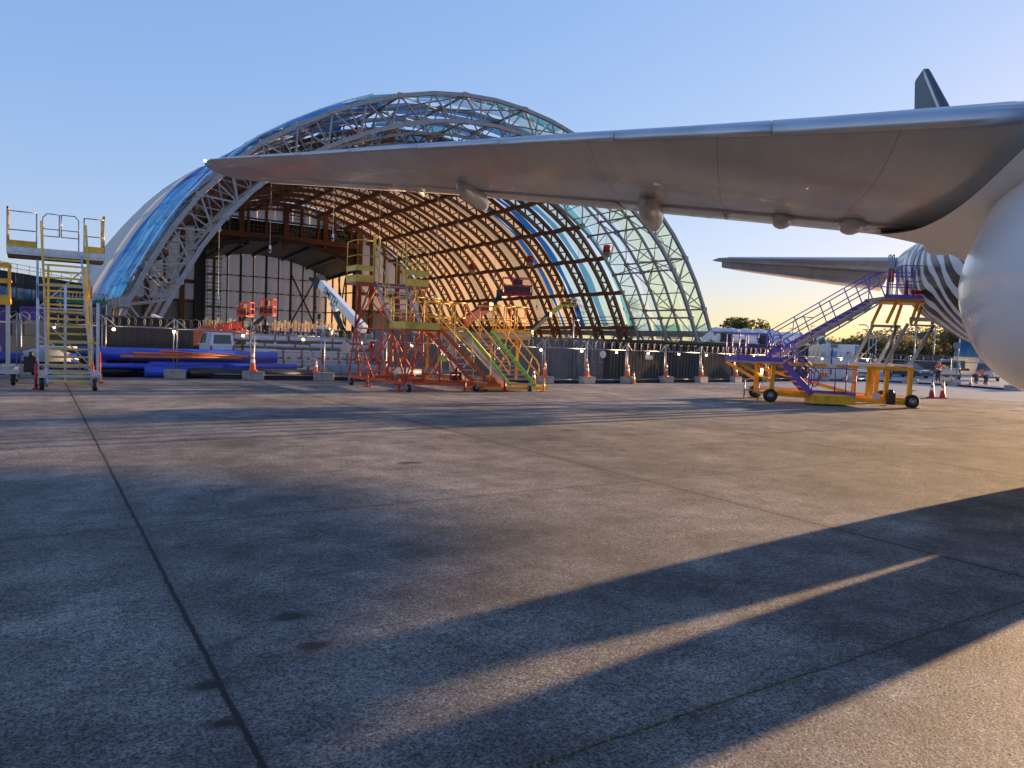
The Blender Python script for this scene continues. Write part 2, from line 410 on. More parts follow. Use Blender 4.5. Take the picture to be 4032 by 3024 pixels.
# purlins (timber behind the third steel truss), knees up to the outer chord
PU = [.055, .115, .178, .242, .306, .37, .435]
for u in PU + [.5] + [1 - q for q in PU]:
    b = B(); st = 2.25 * BAY
    for k in range(3, NB + 1):
        a = max(st, (k - 1) * BAY) if k > 3 else st; e = k * BAY; m_ = (a + e) / 2
        b.bar(hp(u, a, 2.0), hp(u, a + (e - a) * .3, 2.3), .70, .70); b.bar(hp(u, a + (e - a) * .3, 2.3), hp(u, a + (e - a) * .7, 2.3), .66, .66); b.bar(hp(u, a + (e - a) * .7, 2.3), hp(u, e, 2.0), .70, .70)
        b.bar(hp(u, a + (e - a) * .74, 2.15), hp(u + .010, e, .5), .34, .34)
    ob('purlin', b, TIMB, hangar)
# membrane: warm cream translucent fabric behind, blue and green film at the steel bays
MEMB = mat('cream roof membrane', (0.78, 0.76, 0.72), 0.6, 0, 0.05, .2, trans=0.32, tcol=(0.56, 0.455, 0.335))
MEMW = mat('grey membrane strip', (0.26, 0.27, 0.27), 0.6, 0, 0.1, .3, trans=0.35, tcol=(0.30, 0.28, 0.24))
FGRN = mat('pale green film', (0.50, 0.72, 0.64), 0.25, 0, 0.2, .25, trans=0.5, tcol=(0.36, 0.55, 0.45), alpha=0.42)
FBLU = mat('pale blue film', (0.42, 0.66, 0.84), 0.25, 0, 0.25, .25, trans=0.5, tcol=(0.30, 0.50, 0.62), alpha=0.5)
FTEA = mat('teal film', (0.08, 0.48, 0.62), 0.25, 0, 0.3, .3, trans=0.5, tcol=(0.04, 0.28, 0.38), alpha=0.62)
TARP = mat('bright blue tarpaulin', (0.07, 0.36, 0.78), 0.22, 0, 0.5, .45, bump=.6, bscale=1.2, trans=0.25, tcol=(0.05, 0.28, 0.62), alpha=.86)
TARPD = mat('deep blue tarpaulin', (0.02, 0.13, 0.50), 0.3, 0, 0.4, .4, bump=.5, bscale=1.2, trans=0.3, tcol=(0.01, 0.10, 0.42))
def flare(u, t):
    """the cover stands off the ribs on the left flank, more so farther back"""
    a = min(1, max(0, t / 45)); a = a * a * (3 - 2 * a); w_ = min(1, max(0, (.40 - u) / .20)); return 2.7 * a * w_ * w_ * (3 - 2 * w_)
def skin(name, t0, t1, u0_, u1_, m, sag=.25, wr=0.0, nu=None, d=-.3):
    b = B(); b.smooth = True; nu = nu or max(4, int(abs(u1_ - u0_) * 70)); nv = 4
    def fn(i, j):
        u = u0_ + (u1_ - u0_) * i; t = t0 + (t1 - t0) * j
        k = sag * 4 * j * (1 - j) + flare(u, t)
        if wr: k += wr * (sin(u * 70 + t * 1.3) * .5 + sin(u * 31 - t * 2.1) * .5)
        return hp(u, t, d - k)
    b.grid(fn, nu, nv); ob(name, b, m, hangar)
UB = .03
for k in range(3, NB):
    t0, t1 = k * BAY, (k + 1) * BAY
    if k in (3, 4):
        skin('roof_film', t0 + .15, t1 - 2.0, .66, 1 - UB, FBLU, -.1, .14); skin('roof_film', t1 - 1.9, t1 - .15, .66, 1 - UB - .02, TARP if k == 3 else TARPD, -.3, .25)
        skin('roof_film', t0 + .15, t1 - .15, .36, .655, TARP if k == 3 else MEMB, -.1, .1); skin('roof_membrane', t0, t1, UB, .355, MEMB, .35)
    elif k == 5:
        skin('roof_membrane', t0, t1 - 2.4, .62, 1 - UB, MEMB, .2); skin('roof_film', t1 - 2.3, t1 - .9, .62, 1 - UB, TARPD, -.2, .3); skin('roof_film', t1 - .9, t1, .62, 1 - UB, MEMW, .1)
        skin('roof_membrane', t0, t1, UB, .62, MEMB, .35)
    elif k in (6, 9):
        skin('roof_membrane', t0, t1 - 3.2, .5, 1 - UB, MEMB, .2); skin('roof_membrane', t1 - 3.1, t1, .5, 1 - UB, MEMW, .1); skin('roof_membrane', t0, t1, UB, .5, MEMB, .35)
    else: skin('roof_membrane', t0, t1, UB, 1 - UB, MEMB, .35)
for k in range(3):
    t0, t1 = k * BAY + (.9 if k == 0 else 0), (k + 1) * BAY; r = random.random
    # right flank films
    skin('roof_film', t0 + .3, t0 + 4.4, .60, 1 - UB - .01, FGRN if k < 2 else FBLU, -.2, .12); skin('roof_film', t0 + 4.9, t0 + 6.3, .57, 1 - UB - .01, (FGRN, FBLU, FTEA)[k], -.25, .2)
    skin('roof_film', t0 + .2, t1 - .4, 1 - UB - .022, 1 - UB, FTEA if k == 1 else FBLU, -.2, .15)
    # crown
    skin('roof_film', t0 + .4, t0 + 3.1, .33, .60, (FTEA, TARP, TARP)[k], -.3, .25); skin('roof_film', t0 + 3.3, t0 + 5.8, .42, .66, (FBLU, TARP, FTEA)[k], -.3, .25)
    # left flank tarpaulins
    skin('flank_tarpaulin', t0 + .2 + (1.6 if k == 0 else 0), t0 + 3.4, UB + .01, .40, TARP, .45, .22); skin('flank_tarpaulin', t0 + 3.5, t1 - .2, UB + .01, .385, TARPD if k != 1 else TARP, .45, .25)
for k in range(4):
    b = B()
    for i in range(40): b.bar(hp(.06 + .30 * i / 40, k * BAY + 1.2, -.62), hp(.06 + .30 * (i + 1) / 40, k * BAY + 1.2, -.62), .34, .12)
    ob('batten_rail', b, ALU, hangar)
# edge beams, gutters and plinth posts
for sx_ in (-1, 1):
    b = B(); t0 = -5.0 if sx_ > 0 else -1.0
    b.bar((sx_ * 44.9, t0, 4.6), (sx_ * 44.9, DEPTH + 2, 4.6), .95, 1.05)
    ob('edge_beam', b, GSTEEL, hangar)
    b = B()
    for k in range(NB):
        t0, t1 = k * BAY, (k + 1) * BAY; m_ = (t0 + t1) / 2
        b.tube((sx_ * 45.6, t0, .4), (sx_ * 45, m_, 4.3), .16, 6); b.tube((sx_ * 45.6, t1, .4), (sx_ * 45, m_, 4.3), .16, 6)
    ob('plinth_bracing', b, GSTEEL if sx_ > 0 else GSTEEL, hangar)
b = B()
for z in (6.4, 7.0, 7.7): b.bar((42.6, 3 * BAY, z), (42.6, DEPTH, z), .14, .14)
b.bar((41.8, 3 * BAY, 5.6), (41.8, DEPTH, 5.6), .3, .3)
ob('cable_tray', b, TIMB, hangar)
b = B(); b.b2((-46.3, 2, 0), (-45.8, DEPTH, 4.2)); ob('plinth_wall', b, CONC, hangar)
# ---- back wall
CUSH = mat('white air cushion panel', (0.74, 0.72, 0.70), 0.55, 0, 0.06, .3, trans=0.42, tcol=(0.62, 0.58, 0.54))
CORR = mat('grey wall cladding', (0.34, 0.35, 0.33), 0.55, 0, 0.1, .5)
TB = DEPTH + .3
def cushion(x0, x1, z0, z1, t, name='wall_cushion', bul=.65, par=hangar, top=None):
    b = B(); b.smooth = True
    def fn(i, j):
        x = x0 + (x1 - x0) * i; zt = top(x) if top else z1
        z = z0 + (zt - z0) * j
        return (x, t - bul * sin(pi * i) ** .7 * min(1, 3.2 * sin(pi * j)) if 0 < i < 1 else t, z)
    b.grid(fn, 8, 10); return ob(name, b, CUSH, par)
def roofz(x):
    best = 0
    for i in range(len(arc) - 1):
        if arc[i][0] <= x <= arc[i + 1][0]: best = arc[i][1] + (arc[i + 1][1] - arc[i][1]) * (x - arc[i][0]) / (arc[i + 1][0] - arc[i][0] + 1e-9)
    return best - .3
for s_ in (-1, 1):
    xs = [19.9 + 3.75 * i for i in range(7)]
    for a, e in zip(xs, xs[1:]):
        e = min(e, 42.5); x0, x1 = (a + .25, e - .25) if s_ > 0 else (-e + .25, -a - .25)
        cushion(x0, x1, 13.9, 0, TB, top=lambda x: max(14.2, roofz(x)))
        if abs(x0) < 40: cushion(x0, x1, 9.2, 13.1, TB, bul=.3)
    b = B(); b.mi = 0
    for i, a in enumerate(xs):
        if a > 42: continue
        big = i % 2 == 1
        zt = roofz(s_ * a); b.b2((s_ * a - (.5 if big else .25), TB - (1.1 if big else .5), 0 if big else 8.6), (s_ * a + (.5 if big else .25), TB + .2, zt))
    b.b2((s_ * 19.5, TB - .7, 13.1), (s_ * 42.3, TB - .2, 14.0)); b.b2((s_ * 19.5, TB - .6, 8.6), (s_ * 44, TB - .1, 9.3))
    ob('wall_column_row', b, TIMB, hangar)
    b = B(); n = 60; pts = []
    for i in range(n + 1):
        x = s_ * (19.6 + 25.0 * i / n); pts.append((x, TB + (.06 if i % 2 else -.06)))
    for p, q in zip(pts, pts[1:]): b.quad((p[0], p[1], 0), (q[0], q[1], 0), (q[0], q[1], 8.6), (p[0], p[1], 8.6))
    ob('wall_cladding', b, CORR, hangar)
# lintel, glazed band and upper cushions over the portal
b = B(); b.b2((-19.6, TB - 1.4, 25.2), (19.6, TB - .1, 26.6)); b.b2((-19.6, TB - 1.0, 29.8), (19.6, TB - .4, 30.2))
for x in (-10.4, 0.4, 10.6): b.b2((x - .6, TB - 1.1, 23.2), (x + .6, TB + .2, 34.0))
for i in range(-4, 5): b.b2((i * 4.4 - .3, TB - .8, 26.6), (i * 4.4 + .3, TB + .1, roofz(i * 4.4)))
ob('lintel_beam', b, TIMB, hangar)
b = B(); b.b2((-19.4, TB - .05, 26.6), (19.4, TB + .1, 29.8)); f = ob('window_band', b, GLASS, hangar)
b = B()
for i in range(40): b.bar((-19 + i * .97, TB - .12, 26.7), (-19 + i * .97, TB - .12, 29.7), .07)
for z in (27.6, 28.6): b.bar((-19.3, TB - .12, z), (19.3, TB - .12, z), .07)
ob('frame', b, GSTEEL, f)
for i in range(-9, 9):
    x0 = i * 2.2
    cushion(x0 + .0, x0 + 2.2, 30.2, 0, TB + .1, bul=.5, top=lambda x: max(30.6, roofz(x)))
# portal recess with a dark vaulted canopy
va = [(-19.4, 20.6), (-15, 22.6), (-9, 24.2), (-2, 24.9), (6, 24.4), (13, 22.6), (19.4, 19.9)]
b = B(); TR = TB + 23
for (xa, za), (xb, zb) in zip(va, va[1:]): b.hexa([(xa, TB - 2.2, za), (xb, TB - 2.2, zb), (xb, TR, zb - 1.2), (xa, TR, za - 1.2), (xa, TB - 2.2, za + .9), (xb, TB - 2.2, zb + .9), (xb, TR, zb), (xa, TR, za)])
for i in range(7): b.bar((va[i][0], TB - 2, va[i][1] - .3), (va[i][0], TR, va[i][1] - 1.5), .5, .7)
ob('portal_canopy', b, BLACKST, hangar)
b = B()
for (xa, za), (xb, zb) in zip(va, va[1:]): b.quad((xa, TB, za + .8), (xb, TB, zb + .8), (xb, TB, 25.3), (xa, TB, 25.3))
ob('spandrel', b, TIMB, hangar)
for i in range(11):
    x0 = -19 + i * 3.45; cushion(x0, x0 + 3.45, 4.2, 0, TR, bul=.7, top=lambda x: 24.4 - .0105 * (x + 1) ** 2)
b = B(); b.mi = 0
for i in range(12): x0 = -19 + i * 3.45; b.b2((x0 - (.28 if i % 2 == 0 else .15), TR - .5, 0), (x0 + (.28 if i % 2 == 0 else .15), TR - .05, 23.6 - .0095 * x0 ** 2))
for z in (8.5, 13.0, 17.4): b.b2((-19, TR - .62, z), (19, TR - .42, z + .26))
b.bar((8.6, TR - .7, 19), (15.6, TR - .7, 5), .35); b.bar((15.6, TR - .7, 18), (8.6, TR - .7, 5), .35)
b.bar((-19, TR - .7, 12), (-14.5, TR - .7, 18.5), .3)
ob('inner_wall_frame', b, BLACKST, hangar)
b = B(); b.b2((-19, TR - .1, 0), (19, TR + .1, 4.3)); ob('wall_cladding', b, CORR, hangar)
for s_ in (-1, 1):
    b = B(); b.quad((s_ * 19.3, TB + .5, 3.5), (s_ * 19.3, TR, 3.5), (s_ * 19.3, TR, 18.6), (s_ * 19.3, TB + .5, 19.6)); ob('side_membrane', b, MEMB, hangar)
    b = B(); b.b2((s_ * 19.2, TB + .3, 0), (s_ * 19.4, TR, 3.5)); ob('wall_cladding', b, CORR, hangar)
    b = B()
    for i in range(5): b.b2((s_ * 19.1 - .2, TB + .6 + i * 5.5, 0), (s_ * 19.1 + .15, TB + 1.1 + i * 5.5, 19.4))
    for z in (8.5, 13.6): b.b2((s_ * 19.05 - .12, TB, z), (s_ * 19.05 + .1, TR, z + .3))
    b.bar((s_ * 18.9, TB + 6.5, 4), (s_ * 18.9, TB + 12, 18), .3); b.bar((s_ * 18.9, TB + 12, 4), (s_ * 18.9, TB + 6.5, 18), .3)
    ob('side_wall_frame', b, BLACKST, hangar)
b = B(); b.b2((19.0, TB - 1.4, 0), (20.6, TB + .3, roofz(19.8))); ob('portal_column', b, TIMB, hangar)
b = B(); b.b2((-21.0, TB - 1.3, 0), (-18.6, TB + .3, roofz(-20))); ob('portal_column', b, BLACKST, hangar)

# ---------------------------------------------------------------- the airliner (local: x from wing tip to wing tip, y towards the tail)
air = thing('airliner', 'white airliner with its bare grey wing overhead and a black and white fern tail', 'aircraft', (23.7, 8.5, 0), radians(-49.46))
WPAINT = mat('glossy grey wing paint', (0.40, 0.39, 0.385), 0.27, 0, 0.14, .5, coat=0.12, spec=.5, bump=.02, bscale=1.5)
def seams(m):
    """skin joints across the chord and faint streaks of grime"""
    nt = m.node_tree; N = nt.nodes; L = nt.links; b = N['Principled BSDF']; src = b.inputs['Base Color'].links[0].from_socket
    tc = N.new('ShaderNodeTexCoord'); sx = N.new('ShaderNodeSeparateXYZ'); L.new(tc.outputs['Object'], sx.inputs[0])
    def mth(op, a, c): n = N.new('ShaderNodeMath'); n.operation = op; (L.new(a, n.inputs[0]) if not isinstance(a, float) else None); n.inputs[1].default_value = c; return n.outputs[0]
    l1 = mth('LESS_THAN', mth('FRACT', mth('DIVIDE', sx.outputs['X'], 2.35), 0), .0055)
    mp = N.new('ShaderNodeMapping'); mp.inputs['Scale'].default_value = (2.6, .25, 1); L.new(tc.outputs['Object'], mp.inputs['Vector'])
    nz = N.new('ShaderNodeTexNoise'); nz.inputs['Scale'].default_value = 1.2; nz.inputs['Detail'].default_value = 6; L.new(mp.outputs[0], nz.inputs['Vector'])
    mr = N.new('ShaderNodeMapRange'); mr.inputs['From Min'].default_value = .42; mr.inputs['From Max'].default_value = .75; mr.inputs['To Max'].default_value = .16; L.new(nz.outputs['Fac'], mr.inputs['Value'])
    ad = N.new('ShaderNodeMath'); ad.operation = 'MAXIMUM'; L.new(mth('MULTIPLY', l1, .65), ad.inputs[0]); L.new(mr.outputs['Result'], ad.inputs[1])
    mx = N.new('ShaderNodeMix'); mx.data_type = 'RGBA'; L.new(ad.outputs[0], mx.inputs['Factor']); L.new(src, mx.inputs['A']); mx.inputs['B'].default_value = (.10, .09, .08, 1); L.new(mx.outputs['Result'], b.inputs['Base Color'])
seams(WPAINT)
WMET = mat('bare metal leading edge', (0.50, 0.50, 0.52), 0.38, 0.75, 0.1, 1.2)
WHITEP = mat('glossy white fuselage paint', (0.80, 0.80, 0.82), 0.22, 0, 0.05, .5, coat=0.35)
FILLP = mat('satin white fairing paint', (0.80, 0.78, 0.75), 0.42, 0, 0.05, .6)
FINP = mat('dark slate fin paint', (0.03, 0.045, 0.055), 0.45, 0, 0.25, .8, spec=.25)
def fern_mat():
    m = bpy.data.materials.new('black and white fern paint'); m.use_nodes = True
    nt = m.node_tree; N = nt.nodes; L = nt.links; b = N['Principled BSDF']; b.inputs['Roughness'].default_value = 0.3; b.inputs['Coat Weight'].default_value = 0.0; b.inputs['Specular IOR Level'].default_value = 0.12
    tc = N.new('ShaderNodeTexCoord'); sx = N.new('ShaderNodeSeparateXYZ'); L.new(tc.outputs['Object'], sx.inputs[0])
    mp = N.new('ShaderNodeMapping'); mp.inputs['Rotation'].default_value = (radians(58), 0, 0); mp.inputs['Scale'].default_value = (0.6, 1, 1); L.new(tc.outputs['Object'], mp.inputs['Vector'])
    wv = N.new('ShaderNodeTexWave'); wv.wave_type = 'BANDS'; wv.bands_direction = 'Y'; wv.inputs['Scale'].default_value = 0.40; wv.inputs['Distortion'].default_value = 9.5; wv.inputs['Detail'].default_value = 2.0; wv.inputs['Detail Scale'].default_value = 0.45
    L.new(mp.outputs[0], wv.inputs['Vector'])
    t = N.new('ShaderNodeMath'); t.operation = 'GREATER_THAN'; t.inputs[1].default_value = 0.58; L.new(wv.outputs['Fac'], t.inputs[0])
    mp2 = N.new('ShaderNodeMapping'); mp2.inputs['Rotation'].default_value = (radians(40), 0, 0); mp2.inputs['Scale'].default_value = (0.001, 2.6, 3.6); L.new(tc.outputs['Object'], mp2.inputs['Vector'])
    ck = N.new('ShaderNodeTexChecker'); ck.inputs['Scale'].default_value = 1.0; L.new(mp2.outputs[0], ck.inputs['Vector'])
    up = N.new('ShaderNodeMath'); up.operation = 'GREATER_THAN'; up.inputs[1].default_value = 12.8; L.new(sx.outputs['Y'], up.inputs[0])
    hi = N.new('ShaderNodeMath'); hi.operation = 'GREATER_THAN'; hi.inputs[1].default_value = 5.7; L.new(sx.outputs['Z'], hi.inputs[0])
    both = N.new('ShaderNodeMath'); both.operation = 'MULTIPLY'; L.new(up.outputs[0], both.inputs[0]); L.new(hi.outputs[0], both.inputs[1])
    pk = N.new('ShaderNodeMix'); L.new(both.outputs[0], pk.inputs['Factor']); L.new(t.outputs[0], pk.inputs['A']); L.new(ck.outputs['Fac'], pk.inputs['B'])
    end = N.new('ShaderNodeMath'); end.operation = 'LESS_THAN'; end.inputs[1].default_value = 17.5; L.new(sx.outputs['Y'], end.inputs[0])
    ml = N.new('ShaderNodeMath'); ml.operation = 'MULTIPLY'; L.new(pk.outputs['Result'], ml.inputs[0]); L.new(end.outputs[0], ml.inputs[1])
    fr = N.new('ShaderNodeMath'); fr.operation = 'LESS_THAN'; fr.inputs[1].default_value = -1.0; L.new(sx.outputs['Y'], fr.inputs[0])
    mm = N.new('ShaderNodeMath'); mm.operation = 'MAXIMUM'; L.new(ml.outputs[0], mm.inputs[0]); L.new(fr.outputs[0], mm.inputs[1])
    mx = N.new('ShaderNodeMix'); mx.data_type = 'RGBA'; mx.inputs['A'].default_value = (0.008, 0.011, 0.013, 1); mx.inputs['B'].default_value = (0.70, 0.70, 0.72, 1)
    L.new(mm.outputs[0], mx.inputs['Factor']); L.new(mx.outputs['Result'], b.inputs['Base Color'])
    return m
def lerp1(tab, x):
    tab = sorted(tab)
    if x <= tab[0][0]: return tab[0][1:]
    for p, q in zip(tab, tab[1:]):
        if x <= q[0]:
            t = (x - p[0]) / (q[0] - p[0]); return tuple(p[i] + (q[i] - p[i]) * t for i in range(1, len(p)))
    return tab[-1][1:]
def smooth1(tab, x, h=1.1):
    n = [lerp1(tab, x + h * k / 4) for k in range(-4, 5)]; return tuple(sum(q[i] for q in n) / 9 for i in range(len(n[0])))
# fuselage: (y, half width, bottom, top)
FUS = [(-41, .3, 3.2, 3.9), (-40, 1.2, 2.3, 4.9), (-38, 2.0, 1.8, 5.9), (-35, 2.6, 1.5, 6.8), (-31, 2.9, 1.4, 7.3), (-20, 2.95, 1.4, 7.35), (-10, 2.95, 1.4, 7.35), (-2, 2.95, 1.5, 7.35), (2, 2.9, 1.75, 7.35), (6, 2.75, 2.2, 7.36), (11, 2.4, 3.05, 7.4), (15.6, 1.85, 4.05, 7.5), (19, 1.3, 5.2, 7.6), (22, .75, 6.3, 7.6), (23.2, .45, 6.8, 7.55), (23.5, .25, 7.0, 7.4)]
b = B(); b.smooth = True; rings = []
y = -41.0
while y <= 23.5:
    hw, zb, zt = lerp1(FUS, y); zc, hz = (zb + zt) / 2, (zt - zb) / 2
    rings.append([(hw * cos(2 * pi * i / 40), y, zc + hz * sin(2 * pi * i / 40)) for i in range(40)]); y += .75
b.loft(rings); ob('fuselage', b, fern_mat(), air)
# belly fairing
FA = [(-22, 3.0, 1.5, 4.0), (-19.5, 4.1, 1.3, 4.35), (-17, 5.0, 1.22, 4.5), (-14.5, 5.85, 1.2, 4.52), (-12.5, 6.1, 1.2, 4.55), (-11, 5.9, 1.2, 4.55), (-9, 5.1, 1.25, 4.5), (-7, 4.4, 1.4, 4.45), (-5, 3.85, 1.6, 4.4), (-3, 3.4, 1.95, 4.3), (-1.2, 3.1, 2.4, 4.2), (-.2, 2.8, 2.75, 4.1), (.8, 2.3, 3.1, 4.0)]
b = B(); b.smooth = True; rings = []
y = -22.0
while y <= .8:
    hw, zb, zt = smooth1(FA, y); zc, hz = (zb + zt) / 2, (zt - zb) / 2; r = []; rr = min(hz, hw * .9)
    for i in range(40):
        t = 2 * pi * i / 40; c_, s_ = cos(t), sin(t)
        r.append(((hw - rr) * max(-1, min(1, c_ * 2.2)) + rr * c_, y, zc + (hz * 1.28 * s_ ** 1.35 if s_ > 0 else hz * s_)))
    rings.append(r); y += .4
b.loft(rings); ob('belly_fairing', b, WHITEP, air)
# wings: lateral distance -> y of leading edge, z, chord, drop of the trailing edge
WG = [(2.4, -15.75, 4.15, 12.6, .1), (5.7, -13.7, 4.60, 8.9, .0), (8, -12.27, 4.96, 7.9, .03), (10, -11.03, 5.3, 7.0, .1), (12, -9.79, 5.65, 6.4, .13), (15, -7.92, 6.15, 5.4, .17), (18, -6.06, 6.65, 4.6, .18), (21, -4.19, 7.12, 4.0, .2), (24, -2.33, 7.62, 3.3, .25), (27, -.46, 8.12, 2.6, .32), (28.4, .42, 8.33, 2.1, .32), (29.1, 1.0, 8.42, 1.7, .28), (29.6, 1.55, 8.48, 1.2, .2), (29.9, 2.05, 8.5, .7, .12), (30.0, 2.4, 8.5, .3, .05)]
def foil(x, t): return 5 * t * (.2969 * sqrt(x) - .126 * x - .3516 * x * x + .2843 * x ** 3 - .1036 * x ** 4)
def wp(a, x, side, grow=0.0):
    yl, z, c, dz = lerp1(WG, a); th = .108 - .03 * min(1, a / 30)
    f_ = foil(x, th) * (1 if side > 0 else min(1, .55 + 2.2 * x))
    return yl + c * x - grow * (1 if x < .02 else 0), z - dz * x + side * (f_ * c * (1.0 if side < 0 else 1.05) + grow) + (.018 * c * x * (1 - x) * 2)
def wing_stations():
    s = [2.4, 4, 5.7, 5.85]; a = 6.5
    while a < 28.4: s.append(a); a += .9
    return s + [28.4, 28.8, 29.1, 29.4, 29.6, 29.8, 29.9, 30.0]
XU = [1, .86, .72, .55, .4, .27, .17, .1, .05, .02, .006]; XL = [0, .006, .02, .05, .1, .17, .27, .4, .55, .72, .745]
FL = [.757, .80, .86, .93, 1]
for sg, nm in ((-1, 'wing'), (1, 'wing')):
    b = B(); b.smooth = True; rings = []
    for a in wing_stations():
        r = [(sg * a, *wp(a, x, 1)) for x in XU] + [(sg * a, *wp(a, x, -1)) for x in XL] + [(sg * a, wp(a, .75, -1)[0], wp(a, .75, -1)[1] + .02)]
        if a >= 27.0 or a < 5.8: r = [(sg * a, *wp(a, x, 1)) for x in XU] + [(sg * a, *wp(a, x, -1)) for x in XL[:-1]] + [(sg * a, *wp(a, .93, -1)), (sg * a, *wp(a, .999, -1))]
        rings.append(r)
    b.loft(rings); wing = ob(nm, b, WPAINT, air)
    if sg > 0: continue
    # flaps: the lower rear skin hangs a little below the wing box
    for a0, a1 in ((5.6, 11.9), (12.0, 19.6), (19.7, 26.9)):
        b = B(); b.smooth = True; rings = []; n = 8
        for i in range(n + 1):
            a = a0 + (a1 - a0) * i / n
            lo = [(sg * a, wp(a, x, -1)[0], wp(a, x, -1)[1] - .035) for x in FL]; hi = [(sg * a, wp(a, x, -1)[0], wp(a, x, -1)[1] + .10 * (1 - x) / .25 - .012) for x in reversed(FL)]
            rings.append(lo + hi)
        b.loft(rings); ob('flap', b, WPAINT, air)
    # leading edge slats
    ed = [5.9, 8.6, 11.2, 13.9, 16.5, 19.2, 21.8, 24.4, 26.9]
    for a0, a1 in zip(ed, ed[1:]):
        b = B(); b.smooth = True; rings = []
        for i in range(5):
            a = a0 + .015 + (a1 - a0 - .03) * i / 4
            r = [(sg * a, *wp(a, x, 1, .012)) for x in (.12, .07, .035, .012, .004)] + [(sg * a, *wp(a, 0, -1, .0))] + [(sg * a, *wp(a, x, -1, .012)) for x in (.002, .004, .006, .009)]
            r[5] = (r[5][0], r[5][1] - .014, r[5][2]); rings.append(r)
        b.loft(rings); ob('slat', b, WMET, air)
    # flap track fairings
    for a, ln, wd, hh, dr, sh in ((16.35, 2.5, .42, .34, .22, -.30), (11.05, 2.6, .52, .42, .22, -.55), (8.1, 1.3, .46, .20, .04, -1.0), (6.75, 1.4, .5, .20, .04, -1.3), (18.9, .7, .13, .10, .12, .0), (9.3, .6, .2, .10, .02, -.9)):
        yt, zt = wp(a, .995, -1); y0 = yt - ln * .9 + sh; b = B(); b.smooth = True; rings = []
        for i in range(15):
            t = i / 14; k = sqrt(max(0, 1 - abs(2 * t - .9) ** 2.4 / (1.1 ** 2.4 if t > .45 else .9 ** 2.4))) if 0 < t < 1 else 0.03
            yy = y0 + ln * t; xx = min(max((yy - lerp1(WG, a)[0]) / lerp1(WG, a)[2], .3), 1)
            zz = wp(a, xx, -1)[1] - dr * t ** 2 - hh * .25
            rings.append([(sg * a + wd / 2 * k * cos(2 * pi * j / 14), yy, zz + hh * k * sin(2 * pi * j / 14)) for j in range(14)])
        b.loft(rings); ob('flap_fairing', b, WPAINT, air)
    b = B(); b.smooth = True; a = 29.15; p = wp(a, 0, 1); b.lathe((sg * a, p[0] - .01, p[1] + .02), [(.01, -.05), (.05, -.02), (.05, .02), (.01, .05)], 8)
    ob('navigation_light', b, mat('green navigation light', (.1, .9, .3), .2, emit=(.08, 1, .3), estr=14), air)
# fillet between the wing's underside and the belly
CW = [(-5.95, -14.2, 4.25), (-5.95, -11.5, 4.02), (-5.95, -9.0, 4.08), (-6.05, -7.0, 4.28), (-6.1, -5.3, 4.53), (-5.3, -4.0, 4.58)]
CFs = [(-5.55, -14.6, 4.1), (-5.45, -11.5, 4.0), (-4.45, -8.5, 3.85), (-3.75, -5.6, 3.8), (-3.2, -3.0, 3.9), (-2.75, -.4, 4.1)]
def along(tab, t):
    t = t * (len(tab) - 1); i = min(int(t), len(tab) - 2); t -= i; P = [V(tab[min(max(i + k, 0), len(tab) - 1)]) for k in (-1, 0, 1, 2)]
    return .5 * (2 * P[1] + (P[2] - P[0]) * t + (2 * P[0] - 5 * P[1] + 4 * P[2] - P[3]) * t * t + (3 * P[1] - P[0] - 3 * P[2] + P[3]) * t ** 3)
b = B(); b.smooth = True
def fil(i, j):
    p, q = along(CW, i), along(CFs, i); m_ = V((q.x * .72 + p.x * .28, (p.y + q.y) / 2, p.z * .82 + q.z * .18))
    return p * (1 - j) ** 2 + m_ * (2 * j * (1 - j)) + q * j * j
b.grid(fil, 28, 12)
def fil2(i, j):
    p = along(CW, i); q = V((-2.6, along(CFs, i).y, 5.2)); return p.lerp(q, j)
b.grid(fil2, 28, 3)
ob('wing_root_fillet', b, FILLP, air)
b = B(); b.smooth = True; rings = []
for i in range(13):
    t = i / 12; k = sqrt(max(.002, 1 - (2 * t - 1) ** 2)) if t < .8 else sqrt(max(.002, 1 - .6 ** 2)) * (1 - (t - .8) * 3)
    rings.append([(-4.2 + .5 * k * cos(2 * pi * j / 14), -5.4 + 3.4 * t, 4.72 - .12 * t + .30 * k * sin(2 * pi * j / 14)) for j in range(14)])
b.loft(rings); ob('flap_fairing', b, FILLP, air)
# tail fin and tailplanes
b = B()
prof = [(8.0, 7.2), (12.4, 10.6), (16.6, 13.9), (20.4, 16.75), (20.9, 17.1), (21.6, 17.35), (23.3, 17.4), (23.5, 17.2), (22.6, 14.6), (18.6, 7.2)]
n = len(prof)
def th(z): return .34 - .024 * (z - 7.2)
vs = [(-th(z), y, z) for y, z in prof] + [(th(z), y, z) for y, z in prof]
mid = [(0, 14.5, 8.0)]
b.add(vs, [tuple(range(n)), tuple(range(2 * n - 1, n - 1, -1))] + [(i, n + i, n + (i + 1) % n, (i + 1) % n) for i in range(n)])
fin = ob('tail_fin', b, FINP, air, bevel=.1)
b = B()
for s_ in (-1, 1): b.quad(*[(s_ * (th(z) + .012), y, z) for y, z in ((16.9, 13.9), (20.7, 16.8), (21.2, 17.15), (21.35, 17.1), (20.85, 16.6), (17.25, 13.9))])
ob('fin_edge', b, WMET, fin)
TPL = [(.4, 19.3, 6.85, 5.6), (9.9, 26.0, 7.75, 2.1), (10.3, 26.45, 7.78, 1.5), (10.7, 27.6, 7.8, .25)]
